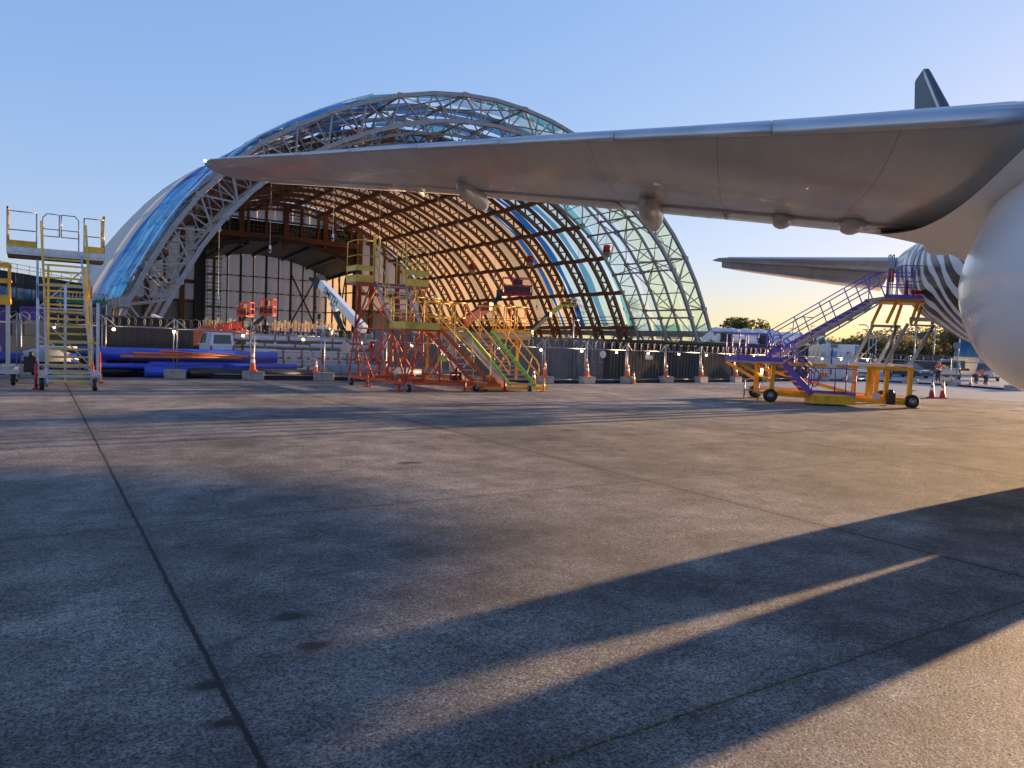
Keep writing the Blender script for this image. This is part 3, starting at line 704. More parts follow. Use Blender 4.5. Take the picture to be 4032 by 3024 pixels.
for sg in (-1, 1):
    b = B(); b.smooth = True; rings = []
    for k in range(17):
        a = .4 + 10.3 * k / 16
        if k == 15: a = 10.3
        yl, z, c = lerp1(TPL, a); xm = .66 if a < 10 else 1
        r = [(sg * a, yl + c * x * xm, z - .05 * c * x + foil(x, .10) * c * 1.0) for x in XU] + [(sg * a, yl + c * x * xm, z - .05 * c * x - foil(x, .10) * c) for x in XL[:-1]]
        rings.append(r)
    b.loft(rings); tp = ob('tailplane', b, WPAINT, air)
    b = B(); b.smooth = True; rings = []
    for k in range(9):
        a = .9 + 9.2 * k / 8; yl, z, c = lerp1(TPL, a)
        y0, z0 = yl + .64 * c, z - .06 * c; y1, z1 = yl + c, z - .22 * c
        rings.append([(sg * a, y0, z0 + .03 * c), (sg * a, y1, z1 + .01), (sg * a, y1, z1 - .01), (sg * a, y0, z0 - .045 * c), (sg * a, y0 - .05, z0)])
    b.loft(rings); ob('elevator', b, WPAINT, air)
    b = B(); b.smooth = True; rings = []
    for k in range(9):
        a = .5 + 9.2 * k / 8; yl, z, c = lerp1(TPL, a)
        rings.append([(sg * a, yl + c * x - .01, z + foil(x, .10) * c + .01) for x in (.09, .05, .02, .005)] + [(sg * a, yl - .02, z)] + [(sg * a, yl + c * x - .01, z - foil(x, .10) * c - .008) for x in (.005, .02)])
    b.loft(rings); ob('leading_edge', b, WMET, tp)
# aft door, its outline and a window row on the visible flank
b = B(); SEAL = mat('dark door seal', (.015, .015, .018), .5)
def flank(y, ang, g=.015, s=-1):
    hw, zb, zt = lerp1(FUS, y); return (s * (hw + g) * cos(ang), y, (zb + zt) / 2 + ((zt - zb) / 2 + g) * sin(ang))
def outl(y0, y1, a0, a1, n=8):
    P = [flank(y0, a0 + (a1 - a0) * i / n) for i in range(n + 1)] + [flank(y1, a1 - (a1 - a0) * i / n) for i in range(n + 1)]
    b.path(P + [P[0]], .011, 4)
outl(7.4, 8.5, -.28, .42); ob('door', b, SEAL, air)
# undercarriage: just outside the picture, carries the aircraft and throws its shadow across the slabs
for a, y, k in ((-2.56, -9.92, 1), (2.56, -9.92, 1), (0, -33.5, .7)):
    b = B(); b.tube((a, y - .95 * k, .55), (a, y - .8 * k, 2.4), .13 * k, 10); b.bar((a, y - .95 * k, .52), (a, y + .95 * k, .52), .16, .18)
    leg = ob('landing_gear', b, STEEL, air)
    if k == 1: b = B(); b.bar((a - .12, y, 1.02), (a - .12, y, 2.3), 1.9, .05, (1, 0, 0)); ob('light_blocking_plate', b, WHITEP, air)  # unseen plate added to block the light slit above the wheels
    for dy in ((-.95, .95) if k == 1 else (-.67,)):
        for dx in (-.22 * k, .22 * k):
            b = B(); b.lathe((a + dx, y + dy, .55 * k), [(.2 * k, -.09), (.48 * k, -.1), (.55 * k, -.06), (.55 * k, .06), (.48 * k, .1), (.2 * k, .09)], 18, 'x'); ob('wheel', b, DARK, leg)

# ---------------------------------------------------------------- mobile stairs and work platforms
def flight(par, p0, p1, wv, n, m_str, m_tr, sw=.05, sh=.16, td=.22, tname='tread', m_far=None, plain=True):
    """stair flight from p0 (foot) to p1 (head), wv = vector across the treads; every tread and stringer is a part"""
    p0, p1, wv = V(p0), V(p1), V(wv)
    for k, m in ((0, m_str), (1, m_far or m_str)):
        b = B(); b.bar(p0 + wv * k, p1 + wv * k, sw, sh, (0, 0, 1)); ob('stringer', b, m, par, True)
    run = V((p1.x - p0.x, p1.y - p0.y, 0)).normalized()
    for i in range(n):
        c = p0.lerp(p1, (i + .35) / n); b = B(); q = [c + run * s for s in (-td / 2, td / 2)]
        b.hexa([q[0], q[0] + wv, q[1] + wv, q[1], q[0] + V((0, 0, .045)), q[0] + wv + V((0, 0, .045)), q[1] + wv + V((0, 0, .045)), q[1] + V((0, 0, .045))])
        if m_tr[1] is not None:
            b.mi = 1; e = q[0] - run * .012; a = e + wv * .12; f_ = e + wv * .88; h = V((0, 0, .05))
            b.hexa([a - V((0, 0, .012)), f_ - V((0, 0, .012)), f_ + run * .05 - V((0, 0, .012)), a + run * .05 - V((0, 0, .012)), a + h, f_ + h, f_ + run * .05 + h, a + run * .05 + h])
        ob(tname, b, [m_tr[0], m_tr[1] or m_tr[0]], par, True)
def castor(par, c, r=.14, m=DARK, fork=STEEL, ax='x', w_=.06):
    b = B(); b.lathe((c[0], c[1], r), [(.35 * r, -w_ * .8), (.85 * r, -w_), (r, -w_ * .5), (r, w_ * .5), (.85 * r, w_), (.35 * r, w_ * .8)], 16, ax); b.lathe((c[0], c[1], r), [(.2 * r, -w_ * 1.3), (.2 * r, w_ * 1.3)], 8, ax)
    wl = ob('wheel', b, m, par, True)
    b = B(); b.lathe((c[0], c[1], r), [(.02, -w_ * 1.05), (.5 * r, -w_ * 1.02), (.5 * r, w_ * 1.02), (.02, w_ * 1.05)], 12, ax); ob('rim', b, fork, wl, True)
    b = B(); d = V((w_ * 1.5, 0, 0)) if ax == 'x' else V((0, w_ * 1.5, 0)); c0 = V((c[0], c[1], r))
    for s_ in (-1, 1): b.bar(c0 + d * s_, c0 + d * s_ + V((0, 0, r * 1.25)), .04, .07)
    b.box(c0 + V((0, 0, r * 1.3)), (.16, .16, .05)); ob('fork', b, fork, par, True)
def jack(par, x, y, h=.75, m=RED, z0=0.0):
    b = B(); b.tube((x, y, z0 + .05), (x, y, z0 + h), .045, 8); b.box((x, y, z0 + .025), (.2, .2, .04)); b.tube((x, y, z0 + h), (x, y, z0 + h + .1), .025, 6); ob('jack', b, m, par, True)

# -- tall silver stair with yellow rails at the far left
st = thing('maintenance_stair', 'tall silver stair with yellow handrails and a wide guarded top deck', 'mobile stair', (.85, 27, 0), 0, 'mobile stairs on the apron')
X0, X1 = .27, 1.40; P0, P1 = (X0, 24.9, .10), (X0 - .06, 30.2, 4.20)
flight(st, P0, P1, (X1 - X0, 0, 0), 18, ALU, (ALU, PYEL), .05, .15, .2)
for x, top in ((X0 - .02, 0), (X1 + .02, 1)):
    b = B()
    b.bar((x - .10 + .14 * top, 30.1, 5.30), (x - .04 + .06 * top, 27.6, 3.25), .07, .11); b.bar((x - .04 + .06 * top, 27.6, 3.25), (x, 27.4, 2.4), .06, .1)
    ob('handrail', b, YEL, st, True)
    b = B(); b.bar((x + .09 - .18 * top, 28.4, 3.75), (x + .06 - .1 * top, 25.75, 1.28), .07, .10); b.bar((x + .06 - .1 * top, 25.75, 1.28), (x + .05 - .1 * top, 25.35, .62), .06, .09)
    for t in (.1, .5, .9): p = T((x + .09, 28.4, 3.7), (x + .06, 25.75, 1.25), t); b.bar(p, (p[0], p[1] + .1, p[2] - .75), .04)
    ob('handrail', b, YEL, st, True)
b = B()
for x in (X0 - .22, X1 + .22):
    b.bar((x, 26.2, .35), (x, 26.3, 2.55), .08, .12); b.bar((x, 25.0, .35), (x, 30.9, .35), .08, .1); b.bar((x, 28.8, .35), (x, 30.3, 4.0), .07, .07); b.bar((x, 30.8, .35), (x, 30.6, 4.1), .07, .07); b.bar((x, 28.9, .5), (x, 30.7, 2.4), .05); b.bar((x, 30.7, 1.6), (x, 29.4, 3.2), .05)
for z, y in ((.35, 25.1), (.35, 27.9), (.35, 30.8), (1.3, 27.0), (2.4, 30.65), (3.2, 30.6)): b.bar((X0 - .22, y, z), (X1 + .22, y, z), .05, .07)
b.bar((.8, 27.7, .02), (.8, 27.9, 3.1), .08, .08); b.bar((X0 - .2, 30.7, 2.4), (X1 + .2, 30.7, 4.0), .05); b.bar((X1 + .2, 30.7, .5), (X0 - .2, 30.7, 2.2), .05); b.bar((X0 - .2, 27.4, 1.5), (X1 + .1, 27.6, .4), .04)
ob('frame', b, ALU, st, True)
b = B(); b.b2((-.82, 30.2, 4.16), (2.05, 31.3, 4.24)); b.b2((-.82, 30.16, 4.24), (2.05, 30.2, 4.42)); b.mi = 1; b.b2((-.80, 30.25, 4.08), (2.03, 31.25, 4.16)); ob('deck', b, [ALU, TIMB], st, True)
for xa, xb in ((-.80, .02), (1.42, 2.03)):
    b = B(); b.bar((xa, 30.15, 4.52), (xb, 30.15, 4.52), .04, .2); ob('toe_board', b, YEL, st, True)
    b = B(); rail(b, [(xa, 30.2, 4.25), (xb, 30.2, 4.25)], (1.34, .72), .022); ob('railing', b, STEEL, st, True)
for x in (-.80, 2.03):
    b = B()
    for y in (30.25, 30.75, 31.3): b.bar((x, y, 4.2), (x, y, 5.72), .06, .06)
    for z in (4.5, 4.95, 5.3, 5.7): b.bar((x, 30.22, z), (x, 31.35, z), .05, .07)
    b.bar((x, 30.25, 4.6), (x, 31.2, 5.6), .05); ob('end_railing', b, YEL, st, True)
for xa, xb, c in ((.20, .68, 1), (.74, 1.26, -1)):
    b = B(); z0, z1 = 4.86, 5.62
    pts = [(xa, z0), (xb, z0), (xb, z1), (xa, z1)]
    pts = [(xa, z0), (xb, z0), (xb, z1), (xa + .12, z1), (xa, z1 - .14)] if c > 0 else [(xa, z0), (xb, z0), (xb, z1 - .14), (xb - .12, z1), (xa, z1)]
    b.path([(x, 30.24, z) for x, z in pts + pts[:1]], .02, 6); b.tube((xa, 30.24, z0 + .24), (xb, 30.24, z0 + .24), .018, 6); b.tube((xa if c > 0 else xb, 30.24, 4.25), (xa if c > 0 else xb, 30.24, z0), .02, 6); ob('gate', b, STEEL, st, True)
for x, y in ((.15, 24.38), (1.42, 24.02)): castor(st, (x, y), .17)
for x, y in ((.15, 30.8), (1.42, 30.8)): castor(st, (x, y), .17)
for x, y, h in ((.02, 24.55, .72), (1.74, 27.3, .9), (1.50, 26.6, .6)): jack(st, x, y, h)
for x in (.15, 1.42): b = B(); b.bar((x, 24.2, .42), (x, 25.1, .40), .09, .10); b.box((x, 24.2, .45), (.16, .16, .18)); ob('axle_arm', b, ALU, st, True)
b = B(); b.box((-.12, 28.2, .55), (.4, .45, .5)); b.tube((-.12, 28.1, .8), (-.12, 28.1, .95), .06, 8); ob('hydraulic_pump', b, BLACKST, st, True)

# -- low yellow platform cut by the left edge of the view
sl_ = thing('yellow_platform', 'yellow guarded work platform cut off by the left edge of view', 'work platform', (-1.6, 27, 0), 0, 'mobile stairs on the apron')
b = B(); b.b2((-2.9, 26.4, 2.42), (-.62, 27.6, 2.55)); b.b2((-2.9, 26.36, 2.36), (-.62, 26.4, 2.62)); ob('deck', b, AMB, sl_, True)
b = B()
for x in (-.66, -1.05, -1.6, -2.3): b.bar((x, 26.4, 2.4), (x, 26.4, 3.55), .06, .09); b.bar((x, 27.6, 2.4), (x, 27.6, 3.55), .05, .05)
for z in (3.54, 3.08): b.bar((-.66, 26.4, z), (-2.9, 26.4, z), .06, .09); b.bar((-.66, 27.6, z), (-2.9, 27.6, z), .05, .07); b.bar((-.64, 26.4, z), (-.64, 27.6, z), .06, .06)
ob('railing', b, AMB, sl_, True)
b = B()
for x in (-.7, -2.4):
    for y in (26.45, 27.55): b.bar((x, y, .3), (x, y, 2.42), .08)
b.bar((-.7, 26.45, .4), (-2.4, 26.45, 2.3), .05); b.bar((-.4, 25.9, .42), (-2.6, 25.9, .42), .1, .12); b.bar((-.4, 28.0, .42), (-2.6, 28.0, .42), .1, .12); b.bar((-.5, 25.9, .42), (-.5, 28, .42), .1, .12)
ob('frame', b, ALU, sl_, True)
for x, y in ((-.55, 26.2), (-1.55, 25.2), (-.5, 28)): castor(sl_, (x, y), .18)
for x, y in ((-1.13, 25.6), (-.98, 25.75)): jack(sl_, x, y, .72)

# -- orange framed two-flight platform in the middle
oz = thing('orange_platform', 'orange pipe framed work platform with two flights and yellow kick boards', 'work platform', (11.4, 25, 0), 0, 'mobile stairs on the apron')
q = {}
A = [(10.56, 23.2, .30), (9.98, 26.9, .30), (12.3, 26.9, .30), (12.1, 23.2, .30)]
b = B()
for i in range(4): b.bar(A[i], A[(i + 1) % 4], .07, .10)
b.bar((12.1, 23.2, .30), (14.45, 23.2, .22), .07, .11); b.bar((12.2, 24.7, .30), (14.3, 24.75, .22), .07, .1); b.bar((14.2, 23.2, .24), (14.2, 24.75, .24), .06, .09); b.bar((10.3, 25, .3), (12.2, 25, .3), .06, .08)
b.prism([(14.02, 23.18, .6), (14.5, 23.18, .16), (14.02, 23.18, .24)], (0, .04, 0))
ob('base_frame', b, ORG, oz, True)
D1 = [(9.88, 26.05, 3.86), (12.75, 26.05, 3.86), (12.75, 27.1, 3.86), (9.88, 27.1, 3.86)]
M1 = [(10.62, 23.3, 2.2), (11.9, 23.3, 2.2), (11.9, 24.6, 2.2), (10.62, 24.6, 2.2)]
def pipes(name, segs, m, r=.032):
    for p, t in segs:
        b = B(); b.tube(p, t, r, 7); ob(name, b, m, oz, True)
N1, N2, N3 = (10.05, 26.55, 2.15), (10.66, 24.55, 2.12), (12.3, 26.9, 2.15)
pipes('leg', [((9.93, 26.1, 3.8), N1), ((10.45, 26.1, 3.8), N1), (N1, (9.98, 26.9, .35)), (N1, (10.1, 26.1, .35)), (N1, (10.3, 25.3, .35)), (N2, (10.4, 24.3, .35)), (N2, (10.45, 23.9, .35)), (N2, (10.62, 23.25, .35)), ((10.66, 23.32, 2.15), (10.60, 23.22, .35)), ((11.25, 23.32, 2.15), (11.3, 23.22, .35)), ((11.9, 23.32, 2.15), (11.95, 23.22, .35)), ((11.9, 24.6, 2.15), (12.0, 24.7, .35)), (N3, (12.3, 26.9, .35)), ((12.7, 26.1, 3.8), (12.15, 26.0, .35)), ((12.7, 27.0, 3.8), N3), ((11.9, 26.9, 3.8), (12.3, 26.9, .35)), ((11.3, 26.9, 3.8), (11.2, 26.9, .35))], ORG, .036)
pipes('brace', [((9.98, 26.1, 3.7), (10.66, 24.5, 2.2)), ((10.5, 26.1, 3.7), (10.7, 24.7, 2.3)), (N1, (10.72, 26.1, 3.75)), (N1, (10.9, 24.5, 3.4)), (N1, N2), (N1, (10.5, 23.9, .4)), (N2, (10.08, 26.3, .4)), (N2, (10.25, 25.4, .4)), ((10.3, 25.2, .4), (10.1, 26.5, 1.2)), ((10.62, 23.25, .35), (11.25, 23.3, 2.1)), ((10.62, 23.25, .35), (11.88, 23.3, 2.1)), ((11.3, 23.25, .4), (12.0, 23.3, 1.7)), ((11.98, 23.25, 1.75), (12.75, 23.22, .35)), ((11.25, 23.3, 2.1), (10.45, 24.3, .4)), ((11.2, 26.9, .4), (12.3, 26.9, 2.1)), ((12.3, 26.9, 2.15), (11.3, 26.9, 3.7)), ((12.0, 24.7, .4), (11.9, 24.6, 2.1)), ((12.0, 24.65, 1.4), (12.75, 24.7, .35)), ((10.1, 26.6, .9), (12.2, 26.9, .9)), ((10.2, 25.8, .62), (10.45, 24.1, .62)), ((11.3, 23.25, .62), (12.7, 23.22, .6)), ((11.8, 26.1, 2.6), (12.6, 26.1, 3.7)), ((10.64, 24.6, 2.1), (12.3, 26.0, .4))], ORG, .025)
b = B(); b.box((10.21, 25.3, 1.35), (.03, .28, .2)); b.box((10.22, 25.3, 1.02), (.03, .25, .16)); b.tube((10.21, 25.28, 1.44), (10.21, 25.28, 1.68), .07, 8); ob('tow_bracket', b, RED, oz, True)
b = B(); b.box((12.02, 23.17, 1.18), (.32, .02, .22)); ob('sign_plate', b, PYEL, oz, True)
for nm, P, yb in (('top_deck', D1, 0), ('middle_deck', M1, 1)):
    b = B(); b.b2(P[0], (P[2][0], P[2][1], P[2][2] - .1)); ob(nm, b, ORG, oz, True)
def board(p, t, h, z, name='kick_board', m=PYEL): b = B(); b.bar((p[0], p[1], z), (t[0], t[1], z), .025, h); ob(name, b, m, oz, True)
board((10.60, 24.6), (10.60, 23.27), .24, 2.28); board((10.62, 23.27), (11.92, 23.27), .24, 2.28)
for z, h in ((3.97, .26), (4.35, .2)):
    board((9.86, 26.02), (10.52, 26.02), h, z); board((11.78, 26.02), (12.77, 26.02), h, z); board((12.77, 26.02), (12.77, 27.1), h, z); board((9.86, 26.02), (9.86, 27.1), h, z)
b = B(); rail(b, [(9.88, 26.05, 3.86), (10.5, 26.05, 3.86)], (1.5, .95), .02); rail(b, [(9.88, 26.05, 3.86), (9.88, 27.1, 3.86)], (1.5, .95), .02)
for x in (10.5, 10.56, 10.74): b.tube((x, 26.05, 3.86), (x, 26.05, 5.55), .022, 6)
b.tube((10.5, 26.05, 5.54), (10.74, 26.05, 5.54), .02, 6); b.tube((10.56, 26.05, 4.8), (10.74, 26.05, 4.8), .02, 6); ob('railing', b, PYEL, oz, True)
b = B(); rail(b, [(11.80, 26.05, 3.86), (12.25, 26.05, 3.86), (12.75, 26.05, 3.86), (12.75, 27.1, 3.86), (11.9, 27.1, 3.86)], (1.42, .85), .02)
for x in (11.68, 11.82): b.tube((x, 26.05, 3.86), (x, 26.05, 5.5), .022, 6)
b.tube((11.68, 26.05, 5.49), (11.82, 26.05, 5.49), .02, 6); ob('railing', b, PYEL, oz, True)
flight(oz, (10.66, 24.55, 2.3), (10.60, 26.05, 3.86), (1.16, 0, 0), 7, STEEL, (STEEL, None), .045, .13, .19)
flight(oz, (14.2, 23.3, .18), (11.95, 23.3, 2.2), (0, 1.25, 0), 9, ORG, (STEEL, None), .05, .14, .18)
for x in (10.64, 11.84):
    b = B(); b.tube((x, 24.4, 3.2), (x, 26.05, 4.95), .02, 6); b.tube((x, 24.4, 2.7), (x, 26.05, 4.45), .02, 6)
    for t in (0, .5): p = T((x, 24.4, 3.2), (x, 26.05, 4.95), t); b.tube(p, (p[0], p[1], p[2] - .95), .02, 6)
    ob('handrail', b, PYEL, oz, True)
b = B(); rail(b, [(10.62, 24.6, 2.2), (10.62, 23.3, 2.2), (11.3, 23.3, 2.2), (11.9, 23.3, 2.2)], (1.05, .5), .02); ob('railing', b, PYEL, oz, True)
for y in (23.3, 24.55):
    b = B(); b.tube((11.9, y, 3.25), (14.05, y, 1.25), .02, 6); b.tube((11.9, y, 2.72), (14.05, y, .75), .02, 6)
    for t in (.28, .62, 1): p = T((11.9, y, 3.25), (14.05, y, 1.25), t); b.tube(p, (p[0], p[1], p[2] - 1.02), .02, 6)
    ob('handrail', b, PYEL, oz, True)
for x, y in ((9.98, 26.62), (10.68, 23.05), (13.45, 23.26), (12.3, 26.6), (11.9, 26.8)): castor(oz, (x, y), .13, ax='y' if x > 13 else 'x')
for x, y in ((10.25, 25.7), (10.5, 23.45), (12.9, 23.1)): jack(oz, x, y, .42, ORG)
b = B(); b.box((13.1, 24.2, .5), (.35, .3, .3)); b.tube((13.1, 24.2, .6), (13.1, 24.1, .82), .05, 8); ob('hydraulic_pump', b, BLACKST, oz, True)

# -- yellow stair with lime green stringers
gs = thing('yellow_stair', 'amber yellow stair with lime green stringers and grey treads', 'mobile stair', (15.5, 25, 0), 0, 'mobile stairs on the apron')
flight(gs, (14.96, 23.35, .2), (14.86, 26.6, 2.24), (1.15, 0, 0), 13, GRN, (STEEL, None), .05, .17, .2)
b = B(); b.bar((14.88, 23.3, .05), (14.78, 26.6, 2.06), .03, .26); b.bar((14.84, 23.6, .3), (14.70, 26.8, 1.95), .03, .1); ob('side_channel', b, ALU, gs, True)
b = B(); b.b2((13.0, 26.6, 2.06), (18.0, 27.8, 2.2)); b.mi = 1; b.b2((13.0, 26.58, 1.96), (18.0, 26.7, 2.06)); ob('deck', b, [ALU, AMB], gs, True)
for xa, xb in ((13.0, 14.75), (16.1, 17.7)):
    b = B(); b.bar((xa, 26.56, 2.3), (xb, 26.56, 2.3), .03, .16); ob('kick_board', b, AMB, gs, True)
    b = B(); n = 3; pts = [(xa + (xb - xa) * i / n, 26.6, 2.2) for i in range(n + 1)]; rail(b, pts, (1.15, .55), .03)
    for i in (1, 2): b.tube((pts[i][0] + .12, 26.6, 2.2), (pts[i][0] + .12, 26.6, 3.35), .03, 6)
    rail(b, [(xa, 27.75, 2.2), (xb, 27.75, 2.2)], (1.15, .55), .03); rail(b, [(xb, 26.6, 2.2), (xb, 27.75, 2.2)], (1.15, .55), .03); ob('railing', b, AMB, gs, True)
for x in (14.84, 16.15):
    b = B(); t1, t0 = (x, 26.5, 3.1), (x + .06, 23.45, 1.15)
    b.tube(t1, t0, .028, 6); b.tube((x, 26.5, 2.62), (x + .06, 23.6, .82), .026, 6); b.tube(t0, (x + .06, 23.3, .95), .028, 6); b.tube((x + .06, 23.3, .95), (x + .06, 23.3, .6), .028, 6); b.tube((x + .06, 23.3, .6), (x + .06, 23.6, .82), .026, 6)
    b.path([t1, (x, 26.62, 3.35), (x, 26.75, 3.3), (x, 26.75, 2.7), (x, 26.5, 2.62)], .028, 6)
    for t in (.08, .36, .64, .9): p = T((x, 26.5, 3.1), (x + .06, 23.45, 1.15), t); b.tube(p, (p[0], p[1] + .35, p[2] - .78), .026, 6)
    ob('handrail', b, AMB, gs, True)
b = B(); b.bar((13.7, 23.2, .13), (16.5, 23.2, .13), .22, .09); b.bar((13.7, 23.2, .16), (13.7, 27.6, .16), .1, .12); b.bar((16.3, 23.2, .16), (16.3, 27.6, .16), .1, .12); b.bar((13.7, 27.6, .16), (16.3, 27.6, .16), .1, .12); b.bar((13.7, 25.4, .16), (16.3, 25.4, .16), .1, .1); ob('base_frame', b, AMB, gs, True)
for x in (13.3, 14.6, 16.3, 17.6):
    b = B(); b.bar((x, 27.0, .2), (x, 27.0, 2.05), .08); b.bar((x, 26.9, .25), (min(x + 1.2, 17.6), 26.9, 1.95), .05); ob('leg', b, AMB if x != 14.6 else ALU, gs, True)
b = B(); b.bar((14.2, 25.2, .2), (13.4, 26.9, 1.9), .14, .05); b.bar((14.1, 26.4, .2), (14.1, 26.5, 2.0), .16, .06); ob('side_support', b, ALU, gs, True)
for x, y in ((14.0, 23.5), (15.7, 23.1), (13.8, 27.3), (16.2, 27.3)): castor(gs, (x, y), .11)
for x, y in ((14.55, 23.05), (16.2, 22.9)): jack(gs, x, y, .42, RED if x < 15 else AMB)

# -- purple and yellow boarding stair standing against the aircraft (local: x along its side, y away from the camera)
ps = thing('boarding_stair', 'purple and yellow boarding stair raised on scissor arms against the tail', 'mobile stair', (22.52, 17.55, 0), atan2(-.597, .803), 'mobile stairs on the apron')
def pb(name, b, m, par=None): return ob(name, b, m, par or ps)
# chassis
b = B(); WB = 2.5
for y in (0.1, WB - .1):
    b.bar((.1, y, .32), (5.0, y, .16), .1, .14); b.bar((.1, y + .14, .40), (5, y + .14, .3), .08, .08)
for x in (.15, 4.75): b.bar((x, 0, .28), (x, WB, .28), .12, .14)
pb('base_frame', b, AMB)
for x, y, z0 in ((.06, .1, .35), (.06, WB - .1, .35), (-.12, 1.6, .3), (3.55, .3, .3), (3.8, WB - .2, .3), (4.12, .15, .2), (4.42, WB - .3, .3), (4.7, WB - .1, .3), (4.92, .1, .3)):
    b = B(); b.bar((x, y, z0), (x + .03, y, 1.36), .13, .13); pb('post', b, AMB)
b = B()
for y in (.1, WB - .1): b.bar((-.1, y, 1.42), (1.95, y, 1.42), .1, .11); b.bar((2.0, y, 1.41), (3.5, y, 1.41), .09, .10); b.bar((3.5, y, 1.40), (5.05, y, 1.40), .1, .12)
for x in (-.1, .3, 3.5, 5.0): b.bar((x, .1, 1.40), (x, WB - .1, 1.40), .1, .1)
pb('upper_beam', b, AMB)
b = B(); b.bar((0, WB - .2, 1.25), (3.75, WB - .2, .34), .06, .13); pb('brace', b, AMB)
for y in (.1, WB - .2): b = B(); b.bar((-1.15, y, 1.40), (-.02, y, .78), .07, .11); pb('brace', b, AMB)
for x, y in ((.02, .05), (5.02, .05), (.1, WB), (5.0, WB)):
    b = B(); b.lathe((x, y, .25), [(.12, -.09), (.22, -.1), (.25, -.06), (.25, .06), (.22, .1), (.12, .09)], 22, 'y'); wl = pb('wheel', b, DARK)
    b = B(); b.lathe((x, y, .25), [(.02, -.10), (.06, -.105), (.07, -.085), (.125, -.095), (.13, .095), (.02, .1)], 16, 'y'); pb('rim', b, STEEL, wl)
    b = B(); b.box((x, y, .02), (.5, .14, .035)); pb('wheel_chock', b, PYEL)
for x, y, h in ((-.40, .1, .72), (-.52, 1.7, .74), (5.25, .6, .62)):
    b = B(); b.tube((x, y, .04), (x, y, h), .03, 8); b.box((x, y, .02), (.14, .14, .03)); b.tube((x, y, h), (x + .14, y, h), .02, 6); b.bar((x, y, .35), (x + .3, y, .35), .05); pb('jack', b, STEEL)
# lower landing
b = B(); b.b2((1.37, -.5, .06), (2.85, .45, .36)); pb('step_box', b, YEL)
b = B()
for p, t in (((1.40, .43, .42), (2.83, .43, .42)), ((2.83, .43, .42), (2.83, -.48, .42))): b.bar(p, t, .03, .14)
pb('toe_board', b, PUR)
b = B(); rail(b, [(1.48, .42, .4), (2.42, .42, .4), (2.82, .42, .4)], (.92, .46), .022); rail(b, [(2.82, .42, .4), (2.82, -.46, .4)], (.92, .46), .022); pb('railing', b, PUR)
# lower flight up to the first deck
for y in (-.25, .45): b = B(); b.bar((1.40, y, .36), (.34, y, 1.46), .05, .20); pb('stringer', b, PUR)
for i in range(6):
    t = (i + .6) / 6.4; x, z = 1.40 - 1.06 * t, .36 + 1.1 * t; b = B(); b.b2((x - .13, -.25, z - .03), (x + .09, .45, z + .01)); pb('tread', b, ALU)
for y in (-.27, .47):
    b = B()
    for h in (.92, .72, .30): b.tube((1.46, y, .36 + h), (.36, y, 1.46 + h), .02, 6)
    for t in (.1, .5, .95): b.tube((1.46 - 1.1 * t, y, .30 + 1.1 * t), (1.46 - 1.1 * t + .12, y, 1.28 + 1.1 * t - .12), .02, 6)
    b.path([(1.46, y, 1.28), (1.58, y, 1.18), (1.58, y, .72), (1.46, y, .66)], .02, 6); pb('handrail', b, PUR)
# first deck
b = B(); b.b2((-1.3, -.3, 1.42), (.35, 1.6, 1.5)); pb('deck', b, ALU)
b = B()
for p, t in (((-1.32, -.32, 1.57), (.3, -.32, 1.57)), ((-1.32, -.32, 1.57), (-1.32, 1.62, 1.57)), ((-1.32, 1.62, 1.57), (.3, 1.62, 1.57))): b.bar(p, t, .03, .16)
pb('toe_board', b, PUR)
b = B(); rail(b, [(.2, -.32, 1.5), (-.1, -.32, 1.5)], (.95, .48), .022); rail(b, [(-.2, -.32, 1.5), (-.62, -.32, 1.5), (-1.28, -.32, 1.5), (-1.32, .6, 1.5), (-1.32, 1.6, 1.5), (-.6, 1.6, 1.5), (.2, 1.6, 1.5)], (.98, .48), .022)
for x in (-.98, -.3): b.tube((x, -.32, 1.5), (x, -.32, 2.48), .02, 6)
pb('railing', b, PUR)
# main flight
S0, S1 = (.12, 1.60), (3.86, 3.92)
for y, m, h in ((.35, ALU, .09), (1.45, PUR, .15)): b = B(); b.bar((S0[0], y, S0[1]), (S1[0], y, S1[1]), .05, h); pb('stringer', b, m)
b = B(); b.bar((S0[0] + .25, 1.42, S0[1] - .06), (S1[0], 1.42, S1[1] - .2), .04, .2); b.bar((S0[0] + .4, .36, S0[1] - .1), (S1[0] - .1, .36, S1[1] - .2), .03, .05); pb('side_channel', b, ALU)
for i in range(14):
    t = (i + .6) / 14.2; x, z = S0[0] + (S1[0] - S0[0]) * t, S0[1] + (S1[1] - S0[1]) * t; b = B(); b.b2((x - .11, .35, z - .05), (x + .11, 1.45, z - .01)); pb('tread', b, ALU)
for y in (.35, 1.45):
    b = B(); n = V((-.52, 0, .85))
    for h in (.98, .52): b.tube((S0[0] + .1 + n.x * h * .15, y, S0[1] + h), (S1[0] - .1, y, S1[1] + h), .021, 6)
    for t in (.06, .3, .54, .78, .97): x, z = S0[0] + (S1[0] - S0[0]) * t, S0[1] + (S1[1] - S0[1]) * t; b.tube((x + .30, y, z - .02), (x - .12, y, z + .92), .021, 6)
    pb('handrail', b, PUR if y > 1 else PUR)
    for t in (.2, .45, .7):
        x, z = S0[0] + (S1[0] - S0[0]) * t, S0[1] + (S1[1] - S0[1]) * t; b = B(); b.box((x, y - .05, z - .1), (.24, .05, .1)); pb('rail_clamp', b, STEEL)
